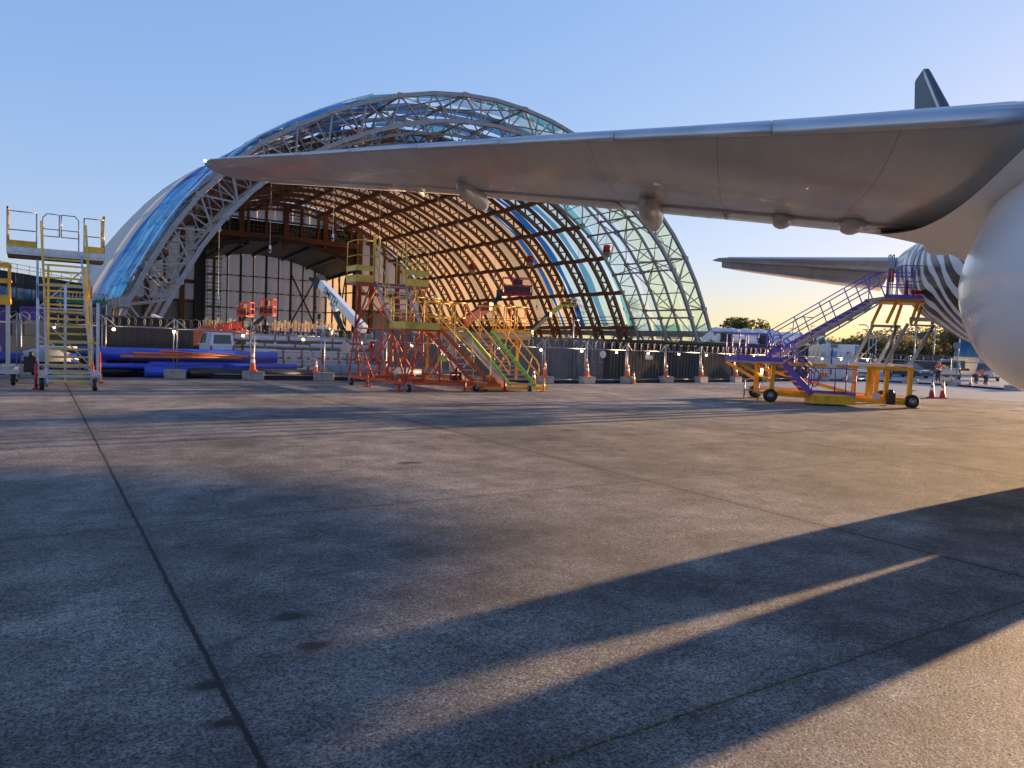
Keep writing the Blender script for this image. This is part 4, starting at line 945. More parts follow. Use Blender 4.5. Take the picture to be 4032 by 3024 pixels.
# top deck
b = B(); b.b2((3.8, .1, 3.90), (6.6, 1.75, 3.98)); b.mi = 1; b.b2((4.0, .25, 3.80), (6.4, 1.6, 3.90)); pb('deck', b, [ALU, AMB])
b = B()
for x in (3.95, 4.25, 4.55, 4.85, 5.35): b.tube((x, .12, 3.95), (x, .12, 5.12 if x > 4.5 else 4.98), .021, 6)
for z in (4.42, 4.72): b.tube((3.95, .12, z), (4.85, .12, z), .021, 6)
for z in (4.55, 5.12): b.tube((4.55, .12, z), (6.3, .12, z), .021, 6)
b.tube((3.95, .12, 4.98), (4.55, .12, 5.12), .021, 6)
rail(b, [(3.95, 1.75, 3.98), (5.0, 1.75, 3.98), (6.3, 1.75, 3.98)], (1.05, .5), .021); pb('railing', b, PUR)
b = B(); b.bar((3.85, .1, 4.0), (6.3, .1, 4.0), .03, .14); pb('toe_board', b, PUR)
for x, z0 in ((3.98, 4.0), (4.10, 4.0)):
    b = B(); b.path([(x, .1, 3.98), (x, .1, 5.48), (x + .10, .5, 5.48), (x + .1, .5, 4.0)], .021, 6); gt = pb('gate', b, STEEL); b = B(); b.tube((x, .1, 4.5), (x, .1, 4.98), .045, 8); pb('pad', b, RED, gt)
b = B(); b.bar((4.75, .04, 4.16), (6.62, .04, 4.16), .12, .14); pb('bumper', b, RED)
b = B(); b.bar((6.27, .1, 4.6), (6.2, .1, 4.98), .09, .07); b.bar((5.32, 1.7, 4.2), (5.3, 1.7, 4.75), .08, .08); pb('pad', b, RED)
# scissor arms
for y in (.4, 2.0):
    for xa, xb in ((3.55, 4.35), (4.05, 4.85), (4.5, 5.2), (4.95, 5.75)):
        pass
    for k, (xa, xb) in enumerate(((3.60, 4.30), (4.12, 4.86), (4.52, 5.22), (5.0, 5.78))):
        if (k % 2 == 0) == (y > 1): b = B(); b.bar((xa, y, 1.48), (xb, y, 3.05), .07, .11); pb('lift_arm', b, ALU)
b = B(); b.bar((4.9, .35, 3.22), (6.0, .35, 3.22), .1, .14); b.bar((4.2, 2.0, 3.0), (5.3, 2.0, 3.0), .08, .1); b.bar((4.9, .3, 3.0), (5.75, .3, 3.0), .06, .07); pb('cross_beam', b, ALU)
for xa, xb in ((4.15, 4.45), (5.0, 5.2), (5.75, 5.95)):
    for y in (.5, 1.8): b = B(); b.bar((xa, y, 3.05), (xb, y, 3.82), .06, .1); pb('upper_strut', b, AMB)
b = B(); b.tube((4.52, 1.2, 1.42), (4.80, 1.2, 3.0), .03, 8); b.tube((4.2, .3, .4), (4.1, .3, 1.3), .025, 6); pb('hydraulic_ram', b, BLACKST)
b = B(); b.bar((3.7, 1.9, 1.6), (5.0, 1.9, 3.0), .04); b.tube((4.95, 1.7, 1.4), (4.97, 1.7, 3.1), .035, 8); pb('brace', b, STEEL)
for x0, x1 in ((3.52, 4.2), (4.4, 5.1)): b = B(); b.b2((x0, .3, 1.48), (x1, 2.1, 1.56)); pb('slide_plate', b, WHT)
b = B(); b.box((4.25, .0, .32), (.24, .25, .42)); b.lathe((4.25, -.02, .55), [(.08, -.1), (.1, 0), (.08, .1)], 10); b.path([(4.1, -.1, .15), (4.0, -.14, .06), (3.85, -.14, .08)], .015, 5); pb('hydraulic_pump', b, BLACKST)
for x, z, m in ((2.15, 1.41, 0), (2.6, 1.41, 1), (3.2, 1.42, 0), (1.36, 1.62, 0)):
    b = B(); b.box((x, .02, z), (.26, .02, .14)); pb('sign_plate', b, WHT if m == 0 else mat('pink plate', (.6, .3, .3), .5))
b = B(); b.box((3.72, -.05, .40), (.26, .02, .2)); pb('sign_plate', b, WHT)
b = B(); b.box((-.34, .02, 1.12), (.06, .04, .2)); pb('work_lamp', b, BULB)

# ---------------------------------------------------------------- fence, blocks, cones, lamps, signs
ORD = 'first second third fourth fifth sixth seventh eighth ninth tenth eleventh twelfth thirteenth fourteenth fifteenth sixteenth seventeenth eighteenth nineteenth twentieth twenty-first twenty-second twenty-third twenty-fourth'.split()
FP = [(-6.6, 32.4), (-3.4, 32.0), (-.5, 31.8), (2.15, 31.6), (4.44, 30.45), (7.07, 29.6), (9.75, 29.3), (12.2, 28.75), (14.6, 28.45), (17.1, 28.15), (19.67, 27.9), (22.2, 27.98), (25.02, 28.26), (28.34, 28.94), (31.15, 29.07), (34.64, 29.64), (38.2, 30.2), (41.9, 30.9), (45.6, 31.4), (48.2, 31.2), (51.2, 31.3), (52.5, 29.2), (53.5, 26.75), (51.9, 22.3)]
WIRE = mat('galvanised fence wire', (0.24, 0.24, 0.24), 0.6, 0.15, 0.15, 20)
def rz_(x): return 1.87 if x < 5 else 1.87 - (x - 5) * .03 if x < 12 else 1.66
for i, (a, c) in enumerate(zip(FP, FP[1:])):
    dx, dy = c[0] - a[0], c[1] - a[1]; ln = math.hypot(dx, dy); ang = atan2(dy, dx); zt = rz_((a[0] + c[0]) / 2)
    t = thing('chain_link_fence', 'chain link fence panel with coiled razor wire, %s panel from the left end' % ORD[i], 'fence', (a[0], a[1], 0), ang, 'chain link fence panels')
    b = B()
    for x in (.06, ln - .06): b.tube((x, 0, .0), (x, 0, zt + .34), .026, 7)
    b.tube((.06, 0, zt), (ln - .06, 0, zt), .022, 7); b.tube((.06, 0, .19), (ln - .06, 0, .19), .02, 7); ob('frame', b, STEEL, t)
    for x, s_ in ((.06, 1), (ln - .06, -1)): b = B(); b.bar((x, 0, zt + .32), (x + s_ * .34, 0, zt + .02), .035); ob('brace_arm', b, STEEL, t)
    b = B(); st, h0, h1 = .10, .2, zt - .01; n = int((ln + h1) / st)
    for k in range(-int(h1 / st) - 1, int(ln / st) + 1):
        for s_ in (1, -1):
            x0 = k * st; p, q = (x0, h0), (x0 + (h1 - h0), h1)
            lo, hi = max(p[0], .07), min(q[0], ln - .07)
            if hi - lo < .05: continue
            A_, C_ = (lo, p[1] + lo - p[0]), (hi, p[1] + hi - p[0])
            if s_ < 0: A_, C_ = (ln - A_[0], A_[1]), (ln - C_[0], C_[1])
            b.tube((A_[0], .004 * s_, A_[1]), (C_[0], .004 * s_, C_[1]), .0017, 3)
    ob('chain_mesh', b, WIRE, t)
    b = B(); n = int(ln / .27); r = .185
    for k in range(n): b.ring(((k + .5) * ln / n, 0, zt + .2), r, .0085, (.32 * (1 if k % 2 else -1), 1, .06), 18, 3)
    b.path([(0, 0, zt + .02), (ln, 0, zt + .02)], .004, 3); ob('razor_coil', b, WIRE, t)
    b = B(); b.box((ln / 2, .03, .07), (ln - .1, .05, .13)); ob('skirt_strip', b, DARK, t)
def block(x, y, lab, rz=0.0, w_=.76):
    b = B(); b.box((0, 0, .17), (w_, .38, .34)); b.v = [(v[0] + random.uniform(-.008, .008), v[1] + random.uniform(-.008, .008), v[2]) for v in b.v]
    o = ob('concrete_block', b, CONC, bevel=.02); o.location = (x, y, 0); o.rotation_euler.z = rz; link(o, lab, 'concrete block', 'concrete fence blocks'); return o
NOCONE = {0, 1, 5, 8, 9, 15, 16, 17, 19}
coneref = {}
def cone(x, y, z, h, lab, m=CONE, key='c', group='orange traffic cones'):
    k = (round(h, 2), m.name)
    if k in coneref: return dup(coneref[k], (x, y, z), random.uniform(-.4, .4), lab, group)
    t = thing('traffic_cone', lab, 'traffic cone', (x, y, z), .1, group)
    b = B(); b.box((0, 0, .02), (.42 * h, .42 * h, .035)); b.box((0, 0, .045), (.34 * h, .34 * h, .02)); ob('base', b, m, t, bevel=.008)
    R = lambda u: h * (.155 - .125 * u)
    b = B(); b.lathe((0, 0, 0), [(R(0), .05), (R(.5), .5 * h), (R(1), h), (.012 * h, h)], 18); ob('body', b, m, t)
    for u0_, u1_ in ((.42, .58), (.70, .84)):
        b = B(); b.lathe((0, 0, 0), [(R(u0_) + .004, u0_ * h), (R(u1_) + .004, u1_ * h)], 18, cap=False); ob('reflective_band', b, REFL, t)
    coneref[k] = t; return t
BL = {2: 'behind the left maintenance stair', 3: 'beside the silver stair', 4: 'before the ribbed black container', 5: 'below the tall cone by blue pipes', 6: 'before the black pipe end', 7: 'behind the orange platform', 8: 'between orange platform and green stair', 9: 'behind the lime green stair', 10: 'right of the lime green stair', 11: 'before the grey container doors', 12: 'behind the faded standing cone', 13: 'before the dark container, third from purple stair', 14: 'left of the purple stair', 15: 'under the purple deck', 16: 'behind the purple lower flight', 17: 'before the white tank', 18: 'carrying cones before the grey car', 19: 'before the white wagon', 20: 'before the dark sedan', 21: 'beside the open tailgate wagon', 22: 'before the open tailgate wagon', 23: 'at the far right below the white belly'}
for i, (x, y) in enumerate(FP):
    if i < 2: continue
    block(x, y - .16, 'concrete block holding the fence post ' + BL[i], atan2(FP[min(i, 22) + 1][1] - FP[min(i, 22)][1], FP[min(i, 22) + 1][0] - FP[min(i, 22)][0]), 1.0 if i >= 21 else .76)
CN = [(3, .80, 0, 'tall orange cone on the block beside the silver stair'), (5, .80, 0, 'tall orange cone on the block by the blue pipe ends'), (7, .70, 0, 'orange cone on a block seen through the orange platform'), (10, .72, 0, 'orange cone on the block right of the lime green stair'), (11, .72, 0, 'orange cone on the block before the grey container doors'), (12, .70, 0, 'orange cone on the block behind the faded standing cone'), (13, .72, 0, 'bright orange cone on the block third from the purple stair'), (14, .72, 0, 'orange cone on the block just left of the purple stair'), (15, .72, 0, 'orange cone on the block under the purple deck'), (16, .72, 0, 'orange cone on the block behind the purple flight'), (20, .6, 0, 'small orange cone on the block before the dark sedan')]
for i, h, m, lab in CN: cone(FP[i][0] - .02, FP[i][1] - .16, .34, h, lab)
cone(FP[6][0] - .30, FP[6][1] - .10, .34, .52, 'small striped cone on the left edge of a block by the white bundles')
for k in (-1, 0, 1): cone(FP[18][0] + k * .30, FP[18][1] - .16, .34, .62, ['left', 'middle', 'right'][k + 1] + ' one of three cones crowded on one block')
cone(25.21, 27.88, 0, .62, 'faded peach cone standing on the slabs before a block', CONER)
cone(18.77, 27.35, 0, .72, 'red cone standing behind the lime green stringer', RED)
cone(34.95, 18.28, 0, .86, 'left of two red cones standing alone on the slabs', RED); cone(35.45, 18.05, 0, .86, 'right of two red cones standing alone on the slabs', RED)
cone(56.5, 26.9, 0, .74, 'orange cone standing by the crouching worker'); cone(-1.95, 26.2, 0, .7, 'faded cone at the left edge under the yellow platform', CONER)
# lit bulbs strung along the fence rail
bulb_px = [-1.2, .55, 2.45, 4.38, 6.72, 8.95, 11.2, 13.3, 15.4, 17.3, 19.45, 21.85, 24.2, 26.7, 29.3, 31.6, 34.0, 36.6, 43.4, 45.4, 47.4, 50.6]
def fence_at(x):
    for a, c in zip(FP, FP[1:]):
        if a[0] <= x <= c[0]: t = (x - a[0]) / (c[0] - a[0]); return a[1] + (c[1] - a[1]) * t
    return FP[-1][1]
pb0 = None
for i, x in enumerate(bulb_px):
    lab = '%s lit round bulb from the left on the fence rail' % ORD[i]; loc = (x, fence_at(x) - .09, rz_(x) - .10)
    if pb0: dup(pb0, loc, None, lab); continue
    pb0 = thing('festoon_bulb', lab, 'lamp', loc, 0, 'lit bulbs along the fence')
    b = B(); b.smooth = True; b.lathe((0, 0, 0), [(.01, -.068), (.036, -.06), (.052, -.032), (.052, -.008), (.04, .016), (.022, .03)], 14); ob('globe', b, BULB, pb0)
    b = B(); b.lathe((0, 0, 0), [(.028, .03), (.03, .09), (.012, .10)], 10); ob('socket', b, DARK, pb0)
# plates hung on the fence
def plate(pts, lab, m, cat='sign'):
    b = B(); b.prism(pts, (0, .015, 0)); c = pts[0]; solo('fence_sign', b, m, lab, cat, (c[0], c[1], 0), 'plates hung on the fence')
def octa(x, z, r): y = fence_at(x) - .05; return [(x + r * cos(pi / 8 + k * pi / 4), y, z + r * sin(pi / 8 + k * pi / 4)) for k in range(8)]
SIGNB = mat('pale sign back', (.62, .62, .64), .4, .2, .08, 4)
plate(octa(10.62, 1.36, .235), 'large pale eight-sided sign back beside the orange platform', SIGNB); plate(octa(23.3, 1.42, .19), 'small white eight-sided sign on the fence by the container doors', WHT)
def rect(x, z, w_, h): y = fence_at(x) - .05; return [(x - w_ / 2, y, z - h / 2), (x + w_ / 2, y, z - h / 2), (x + w_ / 2, y, z + h / 2), (x - w_ / 2, y, z + h / 2)]
plate(rect(13.65, 1.42, .62, .22), 'grey oblong sign seen through the orange platform', STEEL); plate(rect(26.85, 1.33, .52, .21), 'white oblong sign on the fence before the dark container', SIGNB)

# ---------------------------------------------------------------- containers
CGREY = mat('grey container paint', (0.13, 0.14, 0.15), 0.5, 0.1, 0.25, 1.2); CBLK = mat('black container paint', (0.035, 0.034, 0.036), 0.42, 0.1, 0.3, 1.2)
CDRK = mat('dark grey container paint', (0.035, 0.035, 0.038), 0.5, 0.1, 0.3, 1.0); CCRM = mat('cream container paint', (0.55, 0.52, 0.42), 0.5, 0, 0.15, 1.0); CPUR = mat('purple container paint', (0.07, 0.045, 0.20), 0.5, 0, 0.2, 1)
def corr(b, x0, x1, y, z0, z1, pitch=.24, d=.035, out=-1):
    n = max(1, round((x1 - x0) / pitch)); p = (x1 - x0) / n; pts = []
    for i in range(n): x = x0 + i * p; pts += [(x, y), (x + p * .36, y), (x + p * .5, y + d), (x + p * .86, y + d)]
    pts.append((x1, y))
    for a, c in zip(pts, pts[1:]): b.quad((a[0], a[1], z0), (c[0], c[1], z0), (c[0], c[1], z1), (a[0], a[1], z1))
def container(lab, x, y, L_, m, rz=0.0, Wd=2.1, H_=2.2, door=False, z=0.0, rib=.035, mt=None, pitch=.24):
    t = thing('shipping_container', lab, 'container', (x, y, z), rz, 'shipping containers')
    b = B(); b.b2((.05, .08, .12), (L_ - .05, Wd - .05, H_ - .04))
    corr(b, .08, L_ - .08, .03, .16, H_ - .12, pitch, rib) if not door else None
    ob('wall', b, m, t)
    b = B(); e = .09
    for px in (e / 2, L_ - e / 2):
        for py in (e / 2, Wd - e / 2): b.box((px, py, H_ / 2), (e, e, H_))
    for pz in (.07, H_ - .05):
        for py in (e / 2, Wd - e / 2): b.box((L_ / 2, py, pz), (L_ - 2 * e, e, .11))
    ob('frame', b, m, t)
    if door:
        for k in (0, 1):
            b = B(); x0, x1 = e + k * (L_ - 2 * e) / 2 + .01, e + (k + 1) * (L_ - 2 * e) / 2 - .01
            b.b2((x0, .03, .14), (x1, .07, H_ - .12))
            for q_ in range(4): b.b2((x0 + .1, .0, .25 + q_ * .46), (x1 - .1, .03, .52 + q_ * .46))
            d = ob('door', b, m, t)
            b = B()
            for xx in (x0 + .2, x1 - .2): b.tube((xx, -.03, .14), (xx, -.03, H_ - .1), .018, 6); b.bar((xx, -.04, 1.0), (xx + .22, -.04, .95), .02, .03)
            ob('handle', b, STEEL, d)
    return t
container('long grey corrugated container behind the lime green stair', 13.4, 31, 10.25, CGREY, H_=2.16)
container('grey container end with ribbed double doors behind the fence', 23.72, 31, 2.08, CGREY, Wd=5.2, door=True)
container('dark corrugated container next to the grey doors', 26.35, 31.1, 5.2, CDRK, H_=2.24, rib=.05); container('dark corrugated container left of the purple stair', 31.6, 31.2, 5.2, CDRK, H_=2.27, rib=.05)
container('dark corrugated container behind the purple stair', 36.85, 32.2, 5.2, CDRK, H_=2.36, rib=.05); container('dark container end behind the white tank', 42.1, 32.6, 3.6, CDRK, H_=2.4, rib=.05)
container('black container with lit ribs behind the blue pipes', .45, 33.6, 5.15, CBLK, H_=2.3, rib=.11, pitch=.27)
container('cream corrugated container beside the white tank', 51.0, 36.9, 4.5, CCRM, H_=2.62, rz=-.25)
container('purple container behind the grey wrapped crates', -3.4, 44.5, 2.3, CPUR, H_=2.6, pitch=.5); container('purple container behind the tan crates', -.7, 46, 2.8, CPUR, H_=2.75, pitch=.5)
t = thing('storage_tank', 'tall white box tank with blue marks behind the fence', 'tank', (49.23, 32.51, 0.73), -.6)
t.location.z = 0
b = B(); b.b2((-1.05, -.8, .1), (1.05, .8, 2.62)); ob('body', b, WHT, t, bevel=.05)
b = B(); b.b2((.75, -.84, .12), (.8, -.8, 2.6)); b.b2((-1.0, -.83, 2.35), (-.5, -.8, 2.6)); b.mi = 1; b.b2((.84, -.83, 2.2), (1.02, -.8, 2.52)); b.b2((-.98, -.835, 1.7), (-.55, -.805, 2.1)); ob('marking', b, [GRP, mat('sky blue patch', (.1, .35, .75), .5)], t)
b = B(); b.tube((-.9, -.85, .4), (-.9, -.85, 2.3), .04, 6); b.b2((.2, -.9, 1.9), (.34, -.8, 2.1)); ob('fitting', b, BLACKST, t)

# ---------------------------------------------------------------- pipes and bundles
def pipe(name, x0, x1, y, z, r, m, lab, cat='pipe', grp='stacked pipes', hollow=True, dz=0.0, n=18):
    b = B(); b.tube((x0, y, z), (x1, y, z + dz), r, n); b.mi = 1
    if hollow:
        for x, s_, zz in ((x0, -1, z), (x1, 1, z + dz)): b.tube((x + s_ * .004, y, zz), (x + s_ * .006, y, zz), r * .86, n)
    solo(name, b, [m, DARK], lab, cat, (x0, y, 0), grp)
BLUE2 = mat('deep blue plastic pipe', (0.010, 0.032, 0.30), .35, 0, .25, 2); BLKP = mat('black plastic pipe', (.012, .013, .016), .35, 0, .2, 2)
for r0, (x0, x1, y, z, r, m, lab) in enumerate([
    (1.7, 8.45, 31.3, .83, .24, BLUE, 'topmost thick blue pipe with its end by the white bundles'), (1.3, 7.3, 31.75, .85, .24, BLUE2, 'thick blue pipe behind the topmost blue pipe'),
    (1.9, 6.2, 30.72, .42, .10, BLUE, 'thin blue pipe under the terracotta pipes'), (3.6, 9.2, 31.0, .46, .135, BLUE, 'blue pipe ending above the black pipe'),
    (3.4, 6.9, 30.6, .22, .20, BLUE, 'low blue pipe behind the concrete block'), (1.4, 3.3, 30.95, .23, .19, BLUE2, 'short blue pipe at the foot of the silver stair'),
    (4.9, 9.75, 30.2, .21, .20, BLKP, 'long black pipe along the fence foot'), (1.6, 3.2, 30.9, .20, .20, BLKP, 'short black pipe beside the silver stair'), (2.2, 8.3, 31.6, .32, .30, BLKP, 'wide black pipe behind the blue pipes'), (-2.0, 1.4, 33.2, .55, .22, BLUE2, 'blue pipe behind the silver stair'),
    (.1, 1.6, 32.6, 1.0, .05, WHT, 'white pipe seen through the silver stair')]): pipe('plastic_pipe', x0, x1, y, z, r, m, lab)
for x0, x1, y, z, r, m, dz, lab in [(2.6, 6.85, 30.45, .78, .055, ORP, .02, 'lowest terracotta pipe on the blue pipes'), (3.0, 7.05, 30.45, .91, .05, ORP, -.04, 'upper terracotta pipe with frayed end'), (4.3, 7.15, 30.62, .86, .05, CONE, .01, 'bright orange pipe behind the terracotta pipes'), (4.0, 6.6, 30.55, .98, .035, CONER, -.05, 'thin peach pipe on top of the terracotta pipes'), (3.9, 5.0, 30.4, 1.02, .03, CONE, -.06, 'short bent orange pipe on the pipe heap')]: pipe('terracotta_pipe', x0, x1, y, z, r, m, lab, grp='terracotta pipes', dz=dz)
for x0, x1, y, z, r, lab in [(9.9, 15.8, 30.6, .30, .27, 'grey blue pipe lying behind the orange platform'), (10.2, 16.5, 31.3, .32, .28, 'second grey blue pipe lying farther back')]: pipe('steel_pipe', x0, x1, y, z, r, GRP, lab, grp='grey blue pipes')
for x in (10.35, 10.8):
    b = B(); b.lathe((x, 30.6, .30), [(.29, -.03), (.34, -.025), (.34, .025), (.29, .03)], 20, 'x'); solo('pipe_flange', b, GRP, 'round grey flange plate on the pipe, %s of two' % ('left' if x < 10.5 else 'right'), 'flange', (x, 30.6, 0), 'pipe flanges')
BUN = mat('pale aluminium planks', (0.68, 0.71, 0.78), 0.45, 0.1, 0.12, 2)
def bundle(x0, x1, y, z0, n, lab, dy=.5, th_=.055):
    t = thing('plank_bundle', lab, 'bundle', (x0, y, z0), 0, 'bundles of pale metal planks')
    for i in range(n):
        b = B(); j = random.uniform(-.04, .04); b.b2((j, 0, i * (th_ + .008)), (x1 - x0 + j, dy, i * (th_ + .008) + th_)); ob('plank', b, BUN if i % 3 else ALU, t)
    b = B()
    for x in (.25 * (x1 - x0), .75 * (x1 - x0)): b = B(); b.b2((x - .05, -.02, -.07), (x + .05, dy + .02, 0)); b.b2((x - .04, -.022, 0), (x + .04, -.008, n * (th_ + .008))); ob('timber_bearer', b, mat('old timber', (.2, .15, .1), .8, 0, .3, 5), t)
k = 0
for row, (y, z0, n) in enumerate(((32.8, .40, 5), (32.9, .80, 5))):
    for x0, x1 in ((8.75, 10.4), (10.55, 12.05), (12.15, 13.6), (13.75, 15.2)):
        k += 1; bundle(x0, x1, y, z0, n, '%s pale bundle from the left in the %s row by grey pipes' % (ORD[(k - 1) % 4], ('lower', 'second')[row]))
for y, z0, x0, x1, n, lab in ((35.0, 1.22, 8.2, 11.0, 2, 'thin pale planks on the third layer, left part'), (35.1, 1.22, 11.2, 15.0, 3, 'thin pale planks on the third layer, right part'), (36.0, 1.50, 7.9, 10.2, 4, 'topmost pale bundle behind the tall cone'), (36.1, 1.52, 10.4, 13.2, 4, 'topmost pale bundle between old timber posts'), (36.2, 1.50, 13.4, 16.2, 3, 'topmost pale bundle behind the orange platform'), (33.2, 1.2, 13.6, 16.6, 4, 'pale bundle seen through the orange platform')): bundle(x0, x1, y, z0, n, lab)
b = B()
for x in (10.4, 11.35, 13.3, 14.6): b.bar((x, 36.3, 0), (x, 36.3, 1.95), .12, .12)
for z in (1.46, 1.15): b.bar((7.8, 36.3, z), (16.4, 36.3, z), .1, .12)
for x in (8.2, 16.2): b.bar((x, 36.3, 0), (x, 36.3, 1.5), .1, .1)
solo('storage_rack', b, mat('old timber', (.2, .15, .1), .8), 'weathered timber rack carrying the pale plank bundles', 'rack', (10.4, 36.3, 0))
b = B()
for i in range(6): b.bar((12.6 + i * .42, 32.3, .45), (12.7 + i * .42, 32.35, 1.15), .04, .06)
b.bar((12.4, 32.33, .52), (15.2, 32.33, .52), .05, .06); b.bar((12.5, 32.36, 1.1), (15.2, 32.36, 1.1), .05, .06); solo('metal_ladder', b, ALU, 'silver ladder leaning by the grey blue pipe', 'ladder', (12.6, 32.3, 0))
# wrapped crates and tan crates at the far left
WRAP = mat('grey plastic wrap', (0.34, 0.33, 0.32), 0.35, 0, 0.25, 2, bump=.5, bscale=5)
for x, y, z, d, lab, m in ((-2.1, 34, 0, (2.0, 1.2, .95), 'lower grey wrapped crate behind the fence at left', WRAP), (-2.3, 34.2, .97, (1.7, 1.1, .85), 'upper grey wrapped crate at the left edge', WRAP), (-.1, 43, .0, (1.9, 1.3, 1.2), 'lower tan crate below the purple container', mat('tan board', (.24, .19, .12), .7)), (.0, 43.1, 1.22, (1.8, 1.2, .75), 'upper tan crate below the purple container', mat('tan board', (.24, .19, .12), .7))):
    t = thing('wrapped_crate' if m is WRAP else 'board_crate', lab, 'crate', (x, y, z), .1, 'crates at the left')
    b = B(); b.box((0, 0, d[2] / 2 + .06), d); ob('body', b, m, t, bevel=.09 if m is WRAP else .02)
    for i in (-1, 1): b = B(); b.box((i * d[0] * .3, 0, d[2] / 2 + .06), (.05, d[1] + .02, d[2] + .02)); ob('strap', b, PYEL if m is WRAP else DARK, t)
b = B(); b.smooth = True; b.lathe((0, 0, 0), [(.75, 0), (.74, .15), (.62, .32), (.35, .45), (.02, .5)], 20); b.v = [(v[0] * 1.3, v[1], v[2]) for v in b.v]
o = ob('domed_cover', b, WRAP); o.location = (.35, 33.4, .45); link(o, 'grey domed cover lying on the blue pipes by the crates', 'cover')

# ---------------------------------------------------------------- vehicles
def paint(name, c): return mat(name, c, .25, .1, .05, 1, coat=.6)
VW = paint('white car paint', (.72, .72, .72)); VD = paint('dark blue car paint', (.02, .03, .05)); VS = paint('silver car paint', (.36, .38, .41)); VG = paint('grey blue car paint', (.20, .25, .32)); VR = paint('red car paint', (.35, .03, .02))
TAIL = mat('red tail lamp', (.30, .012, .01), .25); HEADL = mat('clear lamp', (.6, .6, .6), .15, .3)
def car(name, lab, cat, x, y, rz, L_=3.9, Wd=1.55, H_=1.3, p=VW, style='sedan', group='parked cars and vans', open_tail=False):
    """local x runs to the nose; the body is a loft of cross sections, the cabin a tapered glass house with a painted roof"""
    t = thing(name, lab, cat, (x, y, 0), rz, group)
    zb = .22 * H_ / 1.3; belt = H_ * (.62 if style != 'van' else .52)
    if style == 'sedan': prof = [(-.5, .52), (-.49, .62), (-.30, .64), (.18, .63), (.46, .50), (.5, .38)]; cab = [(-.40, .64), (-.20, 1.0), (.06, 1.0), (.24, .63)]
    elif style == 'suv': prof = [(-.5, .56), (-.495, .62), (-.2, .63), (.22, .62), (.47, .56), (.5, .42)]; cab = [(-.49, .63), (-.44, 1.0), (.06, 1.0), (.24, .63)]
    elif style == 'ute': prof = [(-.5, .54), (-.495, .56), (-.1, .56), (.22, .58), (.47, .54), (.5, .4)]; cab = [(-.10, .57), (-.06, 1.0), (.10, 1.0), (.26, .6)]
    else: prof = [(-.5, .55), (-.495, .58), (-.1, .58), (.38, .55), (.48, .46), (.5, .36)]; cab = [(-.495, .57), (-.475, 1.0), (.22, 1.0), (.42, .55)]
    b = B(); rings = []
    for px, pz in prof:
        X, zt, w_ = px * L_, pz * H_, Wd / 2 * (1 if abs(px) < .47 else .92)
        rings.append([(X, -w_ * .94, zb), (X, -w_, zb + .12), (X, -w_, zt * .82), (X, -w_ * .95, zt), (X, w_ * .95, zt), (X, w_, zt * .82), (X, w_, zb + .12), (X, w_ * .94, zb)])
    b.loft(rings); ob('body', b, p, t, bevel=.03)
    (xa, za), (xb, zt_), (xc, _), (xd, zd) = cab; wl, wu = Wd / 2 * .93, Wd / 2 * .80
    xa, xb, xc, xd = xa * L_, xb * L_, xc * L_, xd * L_; za, zu, zd = za * H_, zt_ * H_, zd * H_
    g = B(); g.hexa([(xa, -wl, za), (xd, -wl, zd), (xd, wl, zd), (xa, wl, za), (xb, -wu, zu - .03), (xc, -wu, zu - .03), (xc, wu, zu - .03), (xb, wu, zu - .03)])
    gl = ob('glass_house', g, BLACKST if open_tail else GLASS, t)
    r = B(); r.hexa([(xb - .02, -wu - .01, zu - .04), (xc + .02, -wu - .01, zu - .04), (xc + .02, wu + .01, zu - .04), (xb - .02, wu + .01, zu - .04), (xb + .05, -wu + .05, zu + .01), (xc - .05, -wu + .05, zu + .01), (xc - .05, wu - .05, zu + .01), (xb + .05, wu - .05, zu + .01)])
    for s_ in (-1, 1):
        for u in ((0, .35, .68, 1) if style != 'ute' else (0, .5, 1)):
            lo = V((xa + (xd - xa) * u, s_ * (wl + .006), za + (zd - za) * u)); hi = V((xb + (xc - xb) * u, s_ * (wu + .006), zu - .02)); r.bar(lo, hi, .07, .03)
    if style in ('van', 'suv'):
        for s_ in (-1, 1): r.hexa([(xa - .01, s_ * wl, za), (xa + L_ * .04, s_ * (wl + .012), za), (xa + L_ * .04, s_ * (wl - .12), za), (xa - .012, s_ * (wl - .16), za), (xb - .01, s_ * wu, zu - .03), (xb + L_ * .04, s_ * (wu + .012), zu - .03), (xb + L_ * .04, s_ * (wu - .1), zu - .03), (xb - .012, s_ * (wu - .12), zu - .03)])
    if style == 'van':
        r.hexa([(xa + .05, -wl - .008, za), (xa + L_ * .42, -wl - .008, za), (xa + L_ * .42, wl + .008, za), (xa + .05, wl + .008, za), (xb + .05, -wu - .008, zu - .03), (xb + L_ * .40, -wu - .008, zu - .03), (xb + L_ * .40, wu + .008, zu - .03), (xb + .05, wu + .008, zu - .03)])
        r.b2((xb - .05, -wu, zu - .14), (xb, wu, zu - .03))
    ob('roof', r, p, t)
    R = .23 * H_ / 1.3 * (1.12 if style in ('suv', 'ute') else 1)
    for fx in (-.31, .32):
        for s_ in (-1, 1):
            y_ = s_ * (Wd / 2 - .09); b = B(); b.lathe((fx * L_, y_, R), [(R * .6, -.1), (R * .93, -.1), (R, -.06), (R, .06), (R * .93, .1), (R * .6, .1)], 16, 'y'); wl_ = ob('wheel', b, DARK, t)
            b = B(); b.lathe((fx * L_, y_, R), [(.02, -.105), (R * .62, -.1), (R * .62, .1), (.02, .105)], 14, 'y'); ob('rim', b, STEEL, wl_)
